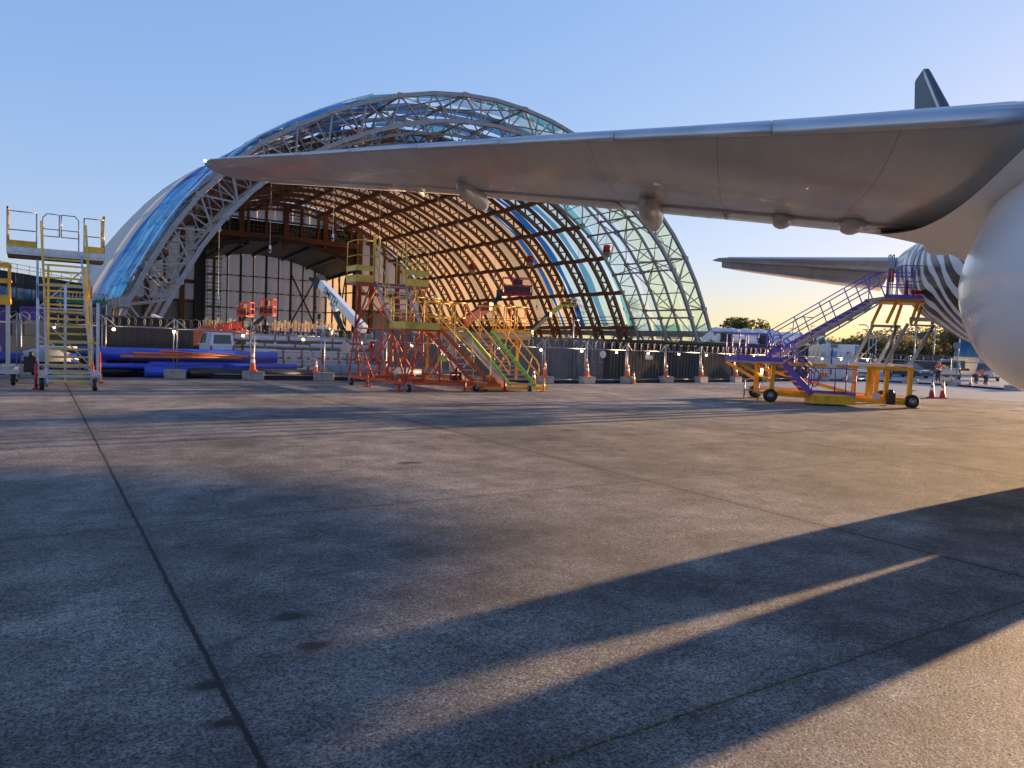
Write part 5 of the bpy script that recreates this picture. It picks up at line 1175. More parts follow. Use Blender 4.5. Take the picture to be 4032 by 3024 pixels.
    for s_ in (-1, 1):
        b = B(); b.b2((-.502 * L_, s_ * Wd * .40, belt * .62), (-.47 * L_, s_ * Wd * .475, belt * .93)); ob('tail_lamp', b, TAIL, t)
        b = B(); b.b2((.46 * L_, s_ * Wd * .28, belt * .62), (.497 * L_, s_ * Wd * .44, belt * .76)); ob('headlight', b, HEADL, t)
        b = B(); b.box((cab[3][0] * L_ - .12, s_ * (Wd / 2 + .05), belt + .03), (.08, .13, .1)); ob('mirror', b, p, t)
    b = B(); b.b2((-.515 * L_, -Wd * .45, zb + .03), (-.48 * L_, Wd * .45, zb + .16)); b.b2((.48 * L_, -Wd * .45, zb), (.515 * L_, Wd * .45, zb + .15)); ob('bumper', b, BLACKST if style in ('ute', 'suv') else p, t)
    b = B(); b.b2((-.506 * L_, -.2, belt * .58), (-.49 * L_, .2, belt * .72)); ob('number_plate', b, WHT, t)
    if style == 'van':
        b = B(); x0 = xa - .004; b.quad((x0 - .006, -wl * .78, za + .05), (x0 - .006, wl * .78, za + .05), (xb - .012, wu * .80, zu - .18), (xb - .012, -wu * .80, zu - .18)); ob('rear_window', b, GLASS, t)
    if open_tail:
        b = B(); b.hexa([(xb - .75, -wu, zu + .04), (xb, -wu, zu - .02), (xb, wu, zu - .02), (xb - .75, wu, zu + .04), (xb - .75, -wu, zu + .10), (xb, -wu, zu + .04), (xb, wu, zu + .04), (xb - .75, wu, zu + .10)]); tg = ob('tailgate', b, p, t)
        b = B(); x0 = -.499 * L_; b.hexa([(x0 - .02, -wl * .86, .63 * H_), (x0 + .3, -wl * .86, .63 * H_), (x0 + .3, wl * .86, .63 * H_), (x0 - .02, wl * .86, .63 * H_), (xb - .05, -wu * .86, zu - .08), (xb + .3, -wu * .86, zu - .08), (xb + .3, wu * .86, zu - .08), (xb - .05, wu * .86, zu - .08)]); ob('shaded_load_block', b, BLACKST, t)  # black block stands in for the shade inside the open tail
        b = B(); b.b2((-.60 * L_, -wl, .60 * H_), (-.5 * L_, wl, .63 * H_)); ob('tail_shelf', b, p, t)
        for i, (dy, m, hh) in enumerate(((-.42, NAVY, .16), (-.15, GREYC, .22), (.12, PYEL, .15), (.34, WHT, .24), (.55, GREYC, .2))):
            b = B(); b.lathe((-.52 * L_, dy * 1.1, .63 * H_), [(.11, 0), (.12, hh)], 12)
            o = solo('bucket', b, m, '%s tub in the open tail of the wagon, %s from left' % (('navy', 'grey', 'yellow', 'white', 'pale')[i], ORD[4 - i]), 'tub', (0, 0, 0), 'tubs in the wagon'); o.location = (x, y, 0); o.rotation_euler.z = rz
    return t
AWAY = pi / 2
car('panel_van', 'white van seen from behind before the orange boom lift', 'van', 10.64, 55.01, AWAY - .0, 4.3, 1.62, 1.75, VW, 'van'); car('panel_van', 'white van partly hidden by the pale plank bundles', 'van', 12.90, 53.43, AWAY + .1, 4.3, 1.62, 1.72, VW, 'van')
def camrot(d): return -YAW + radians(d)      # 0 = nose to the picture's right
car('parked_car', 'dark sedan parked behind the yellow posts', 'car', 69.31, 38.63, camrot(-75), 4.4, 1.72, 1.36, VD); car('parked_car', 'silver sedan parked behind the dark sedan', 'car', 93.37, 50.33, camrot(-40), 4.5, 1.75, 1.42, VS)
car('parked_car', 'blue grey sedan behind the cone block', 'car', 72.72, 46.50, camrot(150), 4.4, 1.72, 1.42, VG); car('parked_wagon', 'white wagon seen from behind beside orange workers', 'car', 62.86, 39.00, camrot(66), 4.3, 1.8, 1.65, VW, 'suv')
car('parked_wagon', 'white wagon with its tailgate open and tubs inside', 'car', 72.72, 36.69, camrot(61), 4.7, 1.98, 1.72, VW, 'suv', open_tail=True); car('parked_car', 'white sedan beyond the open wagon', 'car', 115.84, 54.49, camrot(60), 4.4, 1.72, 1.42, VW)
car('pickup_truck', 'white pickup with red tail lamp beside the aircraft belly', 'pickup', 74.14, 33.92, camrot(58), 4.8, 1.9, 1.62, VW, 'ute'); car('parked_car', 'red car half hidden behind the silver sedan', 'car', 132.97, 72.97, camrot(10), 4.3, 1.7, 1.4, VR)
car('parked_car', 'grey sedan parked between the yellow posts', 'car', 90.43, 56.42, camrot(20), 4.4, 1.7, 1.4, VS)

# ---- access lifts
def basket(par, c, rz, w_, d, h, m, infill=True):
    c = V(c); X = V((cos(rz), sin(rz), 0)); Yv = V((-sin(rz), cos(rz), 0)); P = [c + X * (sx_ * w_ / 2) + Yv * (sy * d / 2) for sx_, sy in ((-1, -1), (1, -1), (1, 1), (-1, 1))]
    b = B(); b.box((c.x, c.y, c.z), (w_, d, .1), rz); ob('basket_floor', b, m, par, True)
    b = B()
    for i in range(4):
        p, q_ = P[i], P[(i + 1) % 4]; n = 3 if i % 2 == 0 else 2
        for hh in (h, h * .55, .14): b.tube(p + V((0, 0, hh)), q_ + V((0, 0, hh)), .035, 6)
        for k in range(n): a = p.lerp(q_, k / n); b.tube(a, a + V((0, 0, h)), .035, 6)
    b.tube(P[0], P[1] + V((0, 0, h * .55)), .02, 5); ob('basket_rail', b, m, par, True)
    b = B(); b.box((c.x - Yv.x * d * .2, c.y - Yv.y * d * .2, c.z + h * .75), (w_ * .3, .2, .35), rz)
    if infill: b.box((c.x - Yv.x * d * .45, c.y - Yv.y * d * .45, c.z + h * .28), (w_ * .9, .03, h * .4), rz)
    ob('control_box', b, BLACKST, par, True)
def lift(lab, chassis, segs, bk, m, bw=1.6, rz=0.0, jib=BLACKST, crz=0.0, grp='boom lifts', cs=1.0, bh=1.0, bd=.9):
    t = thing('boom_lift', lab, 'boom lift', (chassis[0], chassis[1], 0), 0, grp); c = chassis
    b = B(); b.box((c[0], c[1], .62 * cs), (3.0 * cs, 1.6 * cs, .45 * cs), crz); b.box((c[0], c[1], 1.15 * cs), (2.2 * cs, 1.5 * cs, .75 * cs), crz); ob('chassis', b, m, t, True, bevel=.05)
    for sx_ in (-1, 1):
        for sy in (-1, 1):
            px, py = sx_ * 1.1 * cs, sy * .8 * cs; b = B(); b.lathe((c[0] + px * cos(crz) - py * sin(crz), c[1] + px * sin(crz) + py * cos(crz), .42 * cs), [(.2 * cs, -.14), (.4 * cs, -.14), (.42 * cs, 0), (.4 * cs, .14), (.2 * cs, .14)], 16, 'y'); ob('wheel', b, DARK, t, True)
    for i, (p, q_, w0, mm) in enumerate(segs):
        b = B(); b.bar(p, q_, w0, w0 * 1.25); n = V(q_) - V(p); b.bar(V(p) + n * .1 + V((0, 0, w0 * .75)), V(p) + n * .9 + V((0, 0, w0 * .75)), w0 * .3, w0 * .2); ob('boom', b, mm, t, True)
    for p, q_ in zip(segs, segs[1:]):
        b = B(); b.box(p[1], (.5, .5, .55), .4); ob('knuckle', b, BLACKST, t, True)
    basket(t, bk, rz, bw, bd, bh, m); return t
CR = -YAW
# red lift in front of the hangar mouth
lift('red boom lift with its cage raised before the cream membrane', (23.83, 44.13, 1.85), [((23.22, 44.52, 2.23), (23.94, 44.06, 2.57), .5, LIFT), ((24.14, 43.93, 3.05), (26.36, 44.28, 4.27), .46, RED), ((26.29, 44.33, 3.95), (27.35, 44.24, 5.2), .22, BLACKST), ((27.35, 44.24, 5.17), (28.14, 43.73, 5.2), .16, BLACKST)], (28.28, 43.64, 5.18), RED, 2.05, CR, crz=CR, bh=1.15)
# orange pair inside
lift('orange boom lift with folded arms behind the white van', (12.94, 70.18, 0.34), [((11.61, 71.04, 1.67), (15.62, 68.46, 2.59), .42, LIFT), ((11.98, 71.4, 1.27), (15.99, 68.81, 1.7), .62, LIFT), ((14.83, 68.97, 2.07), (15.95, 68.25, 3.59), .22, BLACKST)], (15.67, 68.42, 3.29), LIFT, 1.15, CR - .5, crz=CR, cs=1.35, bh=1.2)
lift('second orange boom lift with an orange cage over a black arm', (14.4, 66.86, 0.54), [((13.55, 67.41, 1.1), (15.56, 66.12, 1.59), .5, LIFT), ((15.42, 66.21, 2.11), (16.61, 65.44, 3.31), .26, BLACKST)], (16.54, 64.29, 3.38), LIFT, 1.15, CR, crz=CR, cs=1.25, bh=1.35)
lift('yellow boom lift reaching up under the timber ribs', (47.3, 71.83, 2.02), [((47.43, 71.75, 2.24), (48.21, 71.24, 3.13), .6, YEL), ((48.04, 71.35, 2.91), (51.1, 71.76, 5.37), .34, BLACKST), ((50.84, 71.93, 5.09), (52.95, 71.76, 6.52), .36, YEL)], (53.9, 71.74, 6.52), YEL, 1.9, CR, YEL, crz=CR, cs=1.2, bh=.85)
lift('low red and orange lift behind the orange platform', (25.23, 52.74, 0.85), [((24.21, 53.4, 1.45), (27.12, 51.52, 1.84), .5, LIFT)], (26.86, 51.69, 2.66), LIFT, 1.1, CR, crz=CR, cs=1.5, bh=.7)

# ---- mobile crane with lettered white boom
cr = thing('mobile_crane', 'mobile crane raising a white lettered boom inside the hangar mouth', 'crane', (21.52, 57.51, 1.36))
cr.location.z = 0
tip, foot = V((19.93, 60.92, 6.21)), V((21.57, 55.1, 2.42))
b = B(); b.bar(foot, tip, .62, .72); ob('boom', b, VW, cr, True, bevel=.08)
ax_ = (tip - foot).normalized()
b = B(); b.bar(tip - ax_ * .2, tip + ax_ * .5, .8, .9); b.bar(tip + ax_ * .3, tip + ax_ * .5 + V((-.7, .1, .05)), .25, .3); b.bar(tip + ax_ * .5, tip + ax_ * .7 + V((-.1, 0, .2)), .3, .35); ob('boom_head', b, BLACKST, cr, True)
b = B(); p, q_ = V((20.38, 56.47, 2.36)), V((20.21, 58.96, 4.48)); b.tube(p, p.lerp(q_, .62), .22, 10); b.mi = 1; b.tube(p.lerp(q_, .6), q_, .13, 10); ob('hydraulic_ram', b, [BLACKST, ALU], cr, True)
b = B(); P = V((18.98, 56.77, 1.15)); b.box((P.x, P.y, 1.75), (1.1, 1.3, 1.5), CR); cab_ = ob('cab', b, VW, cr, True, bevel=.12)
b = B(); b.box((P.x - .18, P.y - .46, 1.95), (.95, .62, .8), CR); ob('window', b, GLASS, cab_, True)
P = V((21.48, 56.35, 0.94)); b = B(); b.box((P.x, P.y, 1.0), (5.6, 2.0, .7), CR); b.box((P.x + .6, P.y - .2, 1.7), (1.8, 1.7, .8), CR); ob('carrier', b, GRP, cr, True, bevel=.06)
for i in range(4):
    for s_ in (-1, 1): px, py = -2.1 + 1.4 * i, s_ * .95; b = B(); b.lathe((P.x + px * cos(CR) - py * sin(CR), P.y + px * sin(CR) + py * cos(CR), .5), [(.25, -.16), (.48, -.16), (.5, 0), (.48, .16), (.25, .16)], 16, 'y'); ob('wheel', b, DARK, cr, True)
for dx, ln, r in ((-.35, 2.0, .10), (-.05, 2.7, .17)):
    b = B(); h = tip + V((dx, 0, -.1)); e = h + V((0, 0, -ln)); b.tube(h, e, .03, 5); b.box(e, (r * 1.3, r, r * 2.6)); b.path([e + V((0, 0, -r * 1.3)), e + V((0, 0, -r * 2.2)), e + V((r, 0, -r * 3.2)), e + V((0, 0, -r * 4.0)), e + V((-r, 0, -r * 3.4))], r * .3, 6); ob('hook_block', b, BLACKST, cr, True)
# boom lettering, raised letters lying on the boom's near face
nrm, upv = B().frame(foot, tip)
if nrm.dot(V((-sin(YAW), -cos(YAW), 0))) < 0: nrm = -nrm
if upv.z < 0: upv = -upv
tx = bpy.data.curves.new('lettering', 'FONT'); tx.body = 'SMITH'; tx.size = .80; tx.extrude = .004; tx.offset = .012; tx.align_x = 'CENTER'; tx.align_y = 'CENTER'
to = bpy.data.objects.new('lettering', tx); COL.objects.link(to); tx.materials.append(mat('navy lettering', (.02, .025, .06), .5))
rd = -ax_; rows = (rd, nrm.cross(rd).normalized(), nrm); c_ = foot.lerp(tip, .68) + nrm * .314
mw = Matrix(((rows[0].x, rows[1].x, rows[2].x, c_.x), (rows[0].y, rows[1].y, rows[2].y, c_.y), (rows[0].z, rows[1].z, rows[2].z, c_.z), (0, 0, 0, 1)))
dg = bpy.context.evaluated_depsgraph_get(); me_ = bpy.data.meshes.new_from_object(to.evaluated_get(dg)); bpy.data.objects.remove(to)
to = bpy.data.objects.new('lettering', me_); COL.objects.link(to); to.parent = cr; to.matrix_basis = Matrix.Translation(-cr.location) @ mw

# ---- truck with a folded loader crane, its cab and deck above the dark containers
tk = thing('crane_truck', 'white truck with folded loader crane behind the dark containers', 'truck', (53.45, 44.07, 1.83)); tk.location.z = 0; tk.rotation_euler.z = CR
b = B(); b.b2((-4.4, -1.0, .7), (4.4, 1.0, 2.35)); b.b2((-4.4, -1.05, 2.35), (3.2, 1.05, 2.55)); ob('deck', b, VW, tk)
b = B(); b.bar((-3.6, -.4, 2.95), (.4, -.4, 3.0), .45, .4); b.bar((-3.0, .2, 3.2), (-.6, .2, 3.25), .3, .3); b.bar((-4.3, -.3, 2.7), (-3.5, -.4, 3.4), .3, .5); ob('loader_crane', b, VW, tk)
b = B(); b.lathe((.9, -.6, 3.0), [(.1, -.2), (.5, -.2), (.5, .2), (.1, .2)], 16, 'y'); b.box((-2.4, -.7, 3.0), (.9, .4, .8)); b.box((-.8, -.7, 2.75), (.4, .3, .3)); ob('hose_reel', b, BLACKST, tk)
b = B(); b.b2((4.5, -1.0, 1.2), (6.6, 1.0, 2.5)); b.hexa([(4.5, -1, 2.5), (6.6, -1, 2.5), (6.6, 1, 2.5), (4.5, 1, 2.5), (4.7, -.9, 3.45), (6.2, -.9, 3.45), (6.2, .9, 3.45), (4.7, .9, 3.45)]); cb = ob('cab', b, VW, tk, bevel=.08)
b = B(); b.hexa([(4.75, -1.0, 2.6), (5.5, -1.0, 2.6), (5.5, -.98, 2.6), (4.75, -.98, 2.6), (4.85, -.95, 3.25), (5.45, -.95, 3.25), (5.45, -.9, 3.25), (4.85, -.9, 3.25)]); b.hexa([(5.65, -1.01, 2.6), (6.45, -1.01, 2.6), (6.45, -.99, 2.6), (5.65, -.99, 2.6), (5.65, -.95, 3.25), (6.15, -.95, 3.25), (6.15, -.9, 3.25), (5.65, -.9, 3.25)]); ob('window', b, GLASS, cb)
for xx in (-3.2, -2.2, 5.4):
    for s_ in (-1, 1): b = B(); b.lathe((xx, s_ * .85, .48), [(.2, -.14), (.46, -.14), (.48, 0), (.46, .14), (.2, .14)], 16, 'y'); ob('wheel', b, DARK, tk)
# dark trailers behind the parked cars
for px_, dp, lab in ((1915, 78, 'dark flatbed trailer with stacked steel behind the sedans'), (2010, 76, 'dark loaded trailer behind the open wagon')):
    t = thing('flatbed_trailer', lab, 'trailer', {1915: (75.29, 44.26, 0.93), 2010: (77.14, 40.69, 1.12)}[px_], CR, 'trailers'); t.location.z = 0
    b = B(); b.b2((-3.4, -1, .75), (3.4, 1, 1.0)); ob('deck', b, BLACKST, t)
    b = B(); b.b2((-3.2, -.9, 1.02), (3.0, .9, 1.75)); b.b2((-2.0, -.95, 1.75), (1.4, .9, 2.2)); ob('load', b, CDRK, t)
    for xx in (-2.4, -1.5, 2.2):
        for s_ in (-1, 1): b = B(); b.lathe((xx, s_ * .8, .4), [(.2, -.12), (.38, -.12), (.4, 0), (.38, .12), (.2, .12)], 14, 'y'); ob('wheel', b, DARK, t)

# ---------------------------------------------------------------- things hanging and standing in the hangar
def inner_z(s):
    best = 6
    for i in range(200):
        p = pro(i / 199, 3.6)
        q_ = pro(min(i + 1, 199) / 199, 3.6)
        if p.x <= s <= q_.x: return p.y
    return best
HK = [(474, 484, 8), (583, 532, 24), (719, 507, 24), (818, 548, 20), (940, 640, 30), (989, 485, 26), (1068, 600, 36), (1160, 660, 40), (1216, 620, 30), (471, 640, 16), (1252, 500, 22)]
hooks = {474: (18.86, 96.5, 14.96), 583: (29.09, 112.5, 14.73), 719: (38.59, 112.5, 17.47), 818: (44.55, 108.5, 14.81), 940: (59.51, 118.5, 9.57), 989: (61.43, 114.5, 21.94), 1068: (75.25, 124.5, 14.4), 1160: (88.33, 128.5, 9.87), 1216: (87.48, 118.5, 13.24), 471: (20.39, 104.5, 6.54), 1252: (84.88, 110.5, 22.96)}
HW = ['nearest the left truss foot', 'before the upper window band', 'before the dark portal lintel', 'before the right portal column', 'left of the lime green stair', 'below the second flap fairing', 'left of the red cage', 'right of the red cage', 'above the yellow cage', 'ending low beside the scaffold tower', 'under the wing by the blue film']
for (k, P), wh in zip(hooks.items(), HW):
    x, y, z = P; zt = inner_z(x - HX); t = thing('hoist_cable', 'thin hanging hoist cable with a hook, ' + wh, 'hoist cable', (x, y, zt), 0, 'hoist cables hanging from the ribs')
    b = B(); b.tube((x, y, zt), (x, y, z), .035, 5); ob('cable', b, STEEL, t, True)
    b = B(); b.box((x, y, z - .15), (.3, .3, .6)); b.path([(x, y, z - .4), (x + .2, y, z - .7), (x, y, z - .95), (x - .2, y, z - .75)], .06, 5); ob('hook', b, ALU, t, True)
for (x, y, z), wh in zip(((80.92, 143.5, 18.1), (84.12, 125.5, 18.7), (86.63, 104.5, 19.22), (36.51, 97, 29.06)), ('left of the lowest timber purlin gap', 'above the red lift cage', 'among the steel ribs at right', 'high under the crown')):
    zt = z + 1.9; t = thing('space_heater', 'red and silver hanging heater ' + wh, 'heater', (x, y, z), 0, 'heaters hung from the purlins')
    b = B(); b.lathe((x, y, z), [(.3, .9), (.62, .8), (.68, .3), (.72, -.5)], 18); ob('hood', b, RED, t, True)
    b = B(); b.lathe((x, y, z), [(.73, -.5), (.74, -1.2), (.6, -1.25)], 18); ob('collar', b, STEEL, t, True)
    b = B()
    for s_ in (-1, 1): b.tube((x + s_ * .4, y, z + .8), (x + s_ * .1, y, zt + .8), .04, 5)
    ob('hanger', b, STEEL, t, True)
SCAF = mat('scaffold tube', (.10, .10, .09), .5, .4, .2, 3); NETG = mat('green net', (.02, .17, .07), .8, 0, .3, 6)
def scaffold(lab, x0, y0, x1, y1, z0, z1, lift_=2.0, net=None, bays=2, m=SCAF):
    t = thing('scaffold_tower', lab, 'scaffold', (x0, y0, z0), 0, 'scaffolds on the hangar'); n = max(1, round((z1 - z0) / lift_))
    b = B()
    for i in range(bays + 1):
        for y in (y0, y1): x = x0 + (x1 - x0) * i / bays; b.tube((x, y, z0), (x, y, z1 + .9), .06, 5)
    for k in range(n + 1):
        z = z0 + (z1 - z0) * k / n
        for y in (y0, y1): b.tube((x0 - .4, y, z), (x1 + .4, y, z), .05, 5); b.tube((x0 - .2, y, z + 1), (x1 + .2, y, z + 1), .04, 5)
        for i in range(bays + 1): x = x0 + (x1 - x0) * i / bays; b.tube((x, y0 - .3, z), (x, y1 + .3, z), .05, 5)
        if k < n: b.tube((x0, y0, z), (x1, y0, z0 + (z1 - z0) * (k + 1) / n), .04, 5)
    ob('tube_frame', b, m, t, True)
    for k in range(1, n + 1): z = z0 + (z1 - z0) * k / n; b = B(); b.b2((x0, y0, z - .06), (x1, y1, z)); ob('deck_boards', b, mat('scaffold board', (.16, .13, .09), .8, 0, .3, 4), t, True)
    if net:
        for k in range(0, n + 1, net): z = z0 + (z1 - z0) * k / n; b = B(); b.b2((x0 - .1, y0 - .08, z), (x1 + .1, y0 - .04, z + .35)); ob('green_net', b, NETG, t, True)
YB = HY + DEPTH
scaffold('tall dark scaffold tower beside the black portal column', HX - 18.6, YB - 3.6, HX - 15.6, YB - 1.6, 0, 23, 1.9, 2)
scaffold('small scaffold high before the upper white cushions', HX + 1.2, YB - 2.2, HX + 4.6, YB - .9, 30, 33.6, 1.8, None, 1)
scaffold('silver scaffold with green net at the left truss foot', HX - 50.6, HY - 1.5, HX - 46.6, HY + 9, 0, 4.2, 2.1, 1, 2, STEEL)
b = B()
for i in range(16):
    x = HX - 50.2 + i * .32; b.bar((x, HY - 1.4, 4.3), (x, HY - 1.4, 5.2), .1, .05)
solo('timber_props', b, mat('pale prop timber', (.5, .38, .25), .7), 'short pale timber props standing on the scaffold by the truss foot', 'props', (HX - 50, HY - 1.4, 4.3))  # props share one even pale timber colour
# blue formwork stillages standing in lines
SBL = mat('blue stillage paint', (.015, .05, .20), .45, .1, .25, 3)
stl = None; k = 0
SP = [(15.76, 85.02, 1.23), (16.85, 84.32, 1.27), (17.72, 82.57, 1.28), (19.87, 81.18, 1.33), (21.42, 78.99, 1.51), (22.04, 77.41, 1.46), (22.93, 76.84, 1.5), (23.51, 75.27, 1.5), (24.46, 74.65, 1.49), (25.01, 73.11, 1.49), (23.5, 84.8, 2.24), (24.82, 83.94, 2.3), (25.74, 82.16, 2.3), (26.96, 81.37, 2.3)]
for i, P in enumerate(SP):
    lab = '%s blue stillage of upright posts from the left, %s row' % (ORD[i if i < 10 else i - 10], 'front' if i < 10 else 'rear')
    loc = (P[0], P[1], 0)
    if stl is None:
        stl = thing('post_stillage', lab, 'stillage', loc, CR, 'blue stillages of scaffold posts')
        b = B(); b.b2((-.65, -.6, .15), (.65, .6, .3)); b.b2((-.65, -.6, 1.15), (.65, .6, 1.3)); b.b2((-.6, -.55, .3), (.6, .55, 1.15))
        for sx_ in (-1, 1):
            for sy in (-1, 1): b.bar((sx_ * .6, sy * .55, 0), (sx_ * .6, sy * .55, 2.5), .1)
        b.b2((-.65, -.6, 2.05), (.65, .6, 2.15)); ob('frame', b, SBL, stl)
        for mi, m in ((0, mat('pale post', (.5, .42, .3), .6)), (1, mat('rusty red post', (.3, .06, .04), .6)), (2, mat('yellow post', (.55, .42, .1), .6))):
            for q_ in range(3): b = B(); x = -.5 + (q_ * 3 + mi) * .12; b.tube((x, -.45, 2.15), (x, -.45, 3.0 + .15 * ((q_ * 2 + mi) % 3)), .045, 5); ob('post', b, m, stl)
    else: dup(stl, loc, CR + random.uniform(-.06, .06), lab)
b = B(); P = V((10.39, 78.97, 2.37)); b.box((P.x, P.y, P.z), (1.9, .9, 1.1), CR - .0); b.v = [(v[0], v[1], v[2] - .38 * ((v[0] - P.x) * cos(CR) + (v[1] - P.y) * sin(CR))) for v in b.v]
b.b2((P.x - 1.2, P.y - .2, 0), (P.x - .9, P.y + .2, P.z + .4)); solo('conveyor_chute', b, VW, 'white sloping machine chute rising behind the black ribbed container', 'machine', (P.x, P.y, 0))
b = B(); P = V((38.64, 58.37, 2.11)); solo('vent_pipe', B().tube((56.5, 74, 0), (56.5, 74, 4.9), .10, 10).tube((56.5, 74, 4.9), (57.3, 74, 5.0), .10, 10), STEEL, 'thin steel vent pipe with a bent top right of the yellow lift', 'pipe', (56.5, 74, 0))

# ---------------------------------------------------------------- people
def skinmesh(name, chain, m, parent, lvl=1):
    """chain: list of (point, radius, index of parent joint)"""
    me = bpy.data.meshes.new(name); me.from_pydata([c[0] for c in chain], [(c[2], i) for i, c in enumerate(chain) if c[2] is not None], [])
    me.materials.append(m); o = bpy.data.objects.new(name, me); COL.objects.link(o); o.parent = parent
    md = o.modifiers.new('skin', 'SKIN'); md.use_smooth_shade = True; sv = me.skin_vertices[0].data
    for i, c in enumerate(chain): r = c[1] if isinstance(c[1], tuple) else (c[1], c[1]); sv[i].radius = r; sv[i].use_root = (i == 0)
    s = o.modifiers.new('sub', 'SUBSURF'); s.levels = lvl; s.render_levels = lvl
    return o
def person(lab, loc, rz, pose='stand', top=HIVIS, trousers=NAVY, hat=None, sc=.97):
    """local: faces +y; joints in metres for a 1.75 m figure"""
    t = thing('person', lab, 'person', loc, rz, 'workers in the car park'); t.scale = (sc, sc, sc)
    if pose == 'bend':
        pel, ch, nk, hd = (0, -.12, .72), (0, .18, 1.02), (0, .32, 1.10), (0, .45, 1.10); kn = [(-.12, .08, .42), (.12, .05, .42)]; ft = [(-.13, -.06, .07), (.13, -.10, .07)]; toe = [(-.14, .13, .04), (.14, .09, .04)]
        el = [(-.2, .42, .80), (.2, .42, .80)]; ha = [(-.12, .58, .58), (.12, .58, .58)]
    else:
        pel, ch, nk, hd = (0, 0, .93), (0, .01, 1.32), (0, .02, 1.47), (0, .05, 1.63); kn = [(-.11, .03, .50), (.11, .01, .50)]; ft = [(-.12, 0, .08), (.13, -.03, .08)]; toe = [(-.14, .17, .04), (.16, .14, .04)]
        el = [(-.27, .0, 1.10), (.27, .0, 1.10)]; ha = [(-.26, .14, .88), (.27, .12, .88)]
        if pose == 'reach': el[1] = (.26, .22, 1.22); ha[1] = (.20, .50, 1.25)
    P = lambda a, c, u: tuple(a[i] + (c[i] - a[i]) * u for i in range(3))
    sh = [P(ch, nk, .55), P(ch, nk, .55)]; sh = [(s_ * .19, sh[0][1], sh[0][2]) for s_ in (-1, 1)]
    hip = [(s_ * .10, pel[1], pel[2] - .05) for s_ in (-1, 1)]
    def chain(lo=False, grow=0.0):
        c = [(pel, (.145 + grow, .115 + grow), None), (P(pel, ch, .5), (.135 + grow, .105 + grow), 0), (ch, (.165 + grow, .12 + grow), 1), (nk, .055, 2), (P(nk, hd, .45), .06, 3), (hd, (.082, .10), 4), (P(nk, hd, 1.62), (.06, .075), 5)]
        for k in (0, 1):
            i = len(c); c += [(sh[k], .062 + grow, 2), (el[k], .045 + grow, i), (P(el[k], ha[k], .85), .032, i + 1), (ha[k], .036, i + 2)]
            for f_ in range(4): c.append(((ha[k][0] + (f_ - 1.5) * .018, ha[k][1] + .05, ha[k][2] - .05 - .008 * (f_ in (1, 2))), .009, i + 3))
            c.append(((ha[k][0] - (1 if k else -1) * .045, ha[k][1] + .03, ha[k][2] - .01), .010, i + 3))
        for k in (0, 1):
            i = len(c); c += [(hip[k], .085, 0), (kn[k], .062, i), (ft[k], .045, i + 1), (toe[k], .035, i + 2)]
        return c
    skinmesh('body', chain(), SKIN, t)
    g = .022
    c = [(P(pel, ch, .05), (.155 + g, .125 + g), None), (P(pel, ch, .5), (.145 + g, .115 + g), 0), (ch, (.17 + g, .125 + g), 1), (P(ch, nk, .6), .07, 2)]
    for k in (0, 1): i = len(c); c += [(sh[k], .068 + g, 2), (el[k], .05 + g, i), (P(el[k], ha[k], .8), .04 + g * .7, i + 1)]
    skinmesh('jacket', c, top, t)
    c = [((pel[0], pel[1], pel[2] + .02), (.15 + g, .12 + g), None)]
    for k in (0, 1): i = len(c); c += [(hip[k], .09 + g, 0), (kn[k], .068 + g, i), (P(kn[k], ft[k], .92), .052 + g, i + 1)]
    skinmesh('trousers', c, trousers, t)
    for k in (0, 1): skinmesh('boot', [(P(kn[k], ft[k], .86), .055, None), (ft[k], .058, 0), (toe[k], .046, 1)], BLACKST, t)
    up = (V(hd) - V(nk)).normalized(); b = B(); b.smooth = True; cc = V(hd) + up * .05; a_ = up.orthogonal().normalized(); b_ = up.cross(a_); rings = []
    for r, h in ((.122 if hat else .108, -.01), (.118 if hat else .106, .05), (.085, .10), (.01, .125)): rings.append([cc + a_ * (r * cos(2 * pi * j / 14)) + b_ * (r * 1.1 * sin(2 * pi * j / 14)) + up * h for j in range(14)])
    b.loft(rings); ob('helmet' if hat else 'hair', b, hat or BLACKST, t)
    if top is HIVIS:
        b = B(); q0 = P(pel, ch, .42); ax2 = (V(ch) - V(pel)).normalized(); s1 = V((1, 0, 0)); f1 = ax2.cross(s1); rings = []
        for h in (-.03, .03): rings.append([V(q0) + ax2 * h + s1 * (.182 * cos(2 * pi * j / 16)) + f1 * (.150 * sin(2 * pi * j / 16)) for j in range(16)])
        b.loft(rings, True, False); ob('reflective_band', b, REFL, t)
    return t
HELM = mat('blue helmet plastic', (.02, .06, .35), .35)
person('worker in orange with a blue helmet reaching to the open wagon', (59.49, 30.72, 0), camrot(-70), 'reach', hat=HELM)
person('stooping worker in orange bending over at far right', (62.21, 29.18, 0), camrot(-100), 'bend')
person('worker in orange beside the white wagon behind yellow posts', (58.6, 35.41, 0), camrot(20))
person('worker in orange with dark trousers between two yellow posts', (58.65, 34.17, 0), camrot(-150))
person('person in a pale grey top crouched beside the pickup', (61.29, 28.08, 0), camrot(-80), 'bend', GREYC)

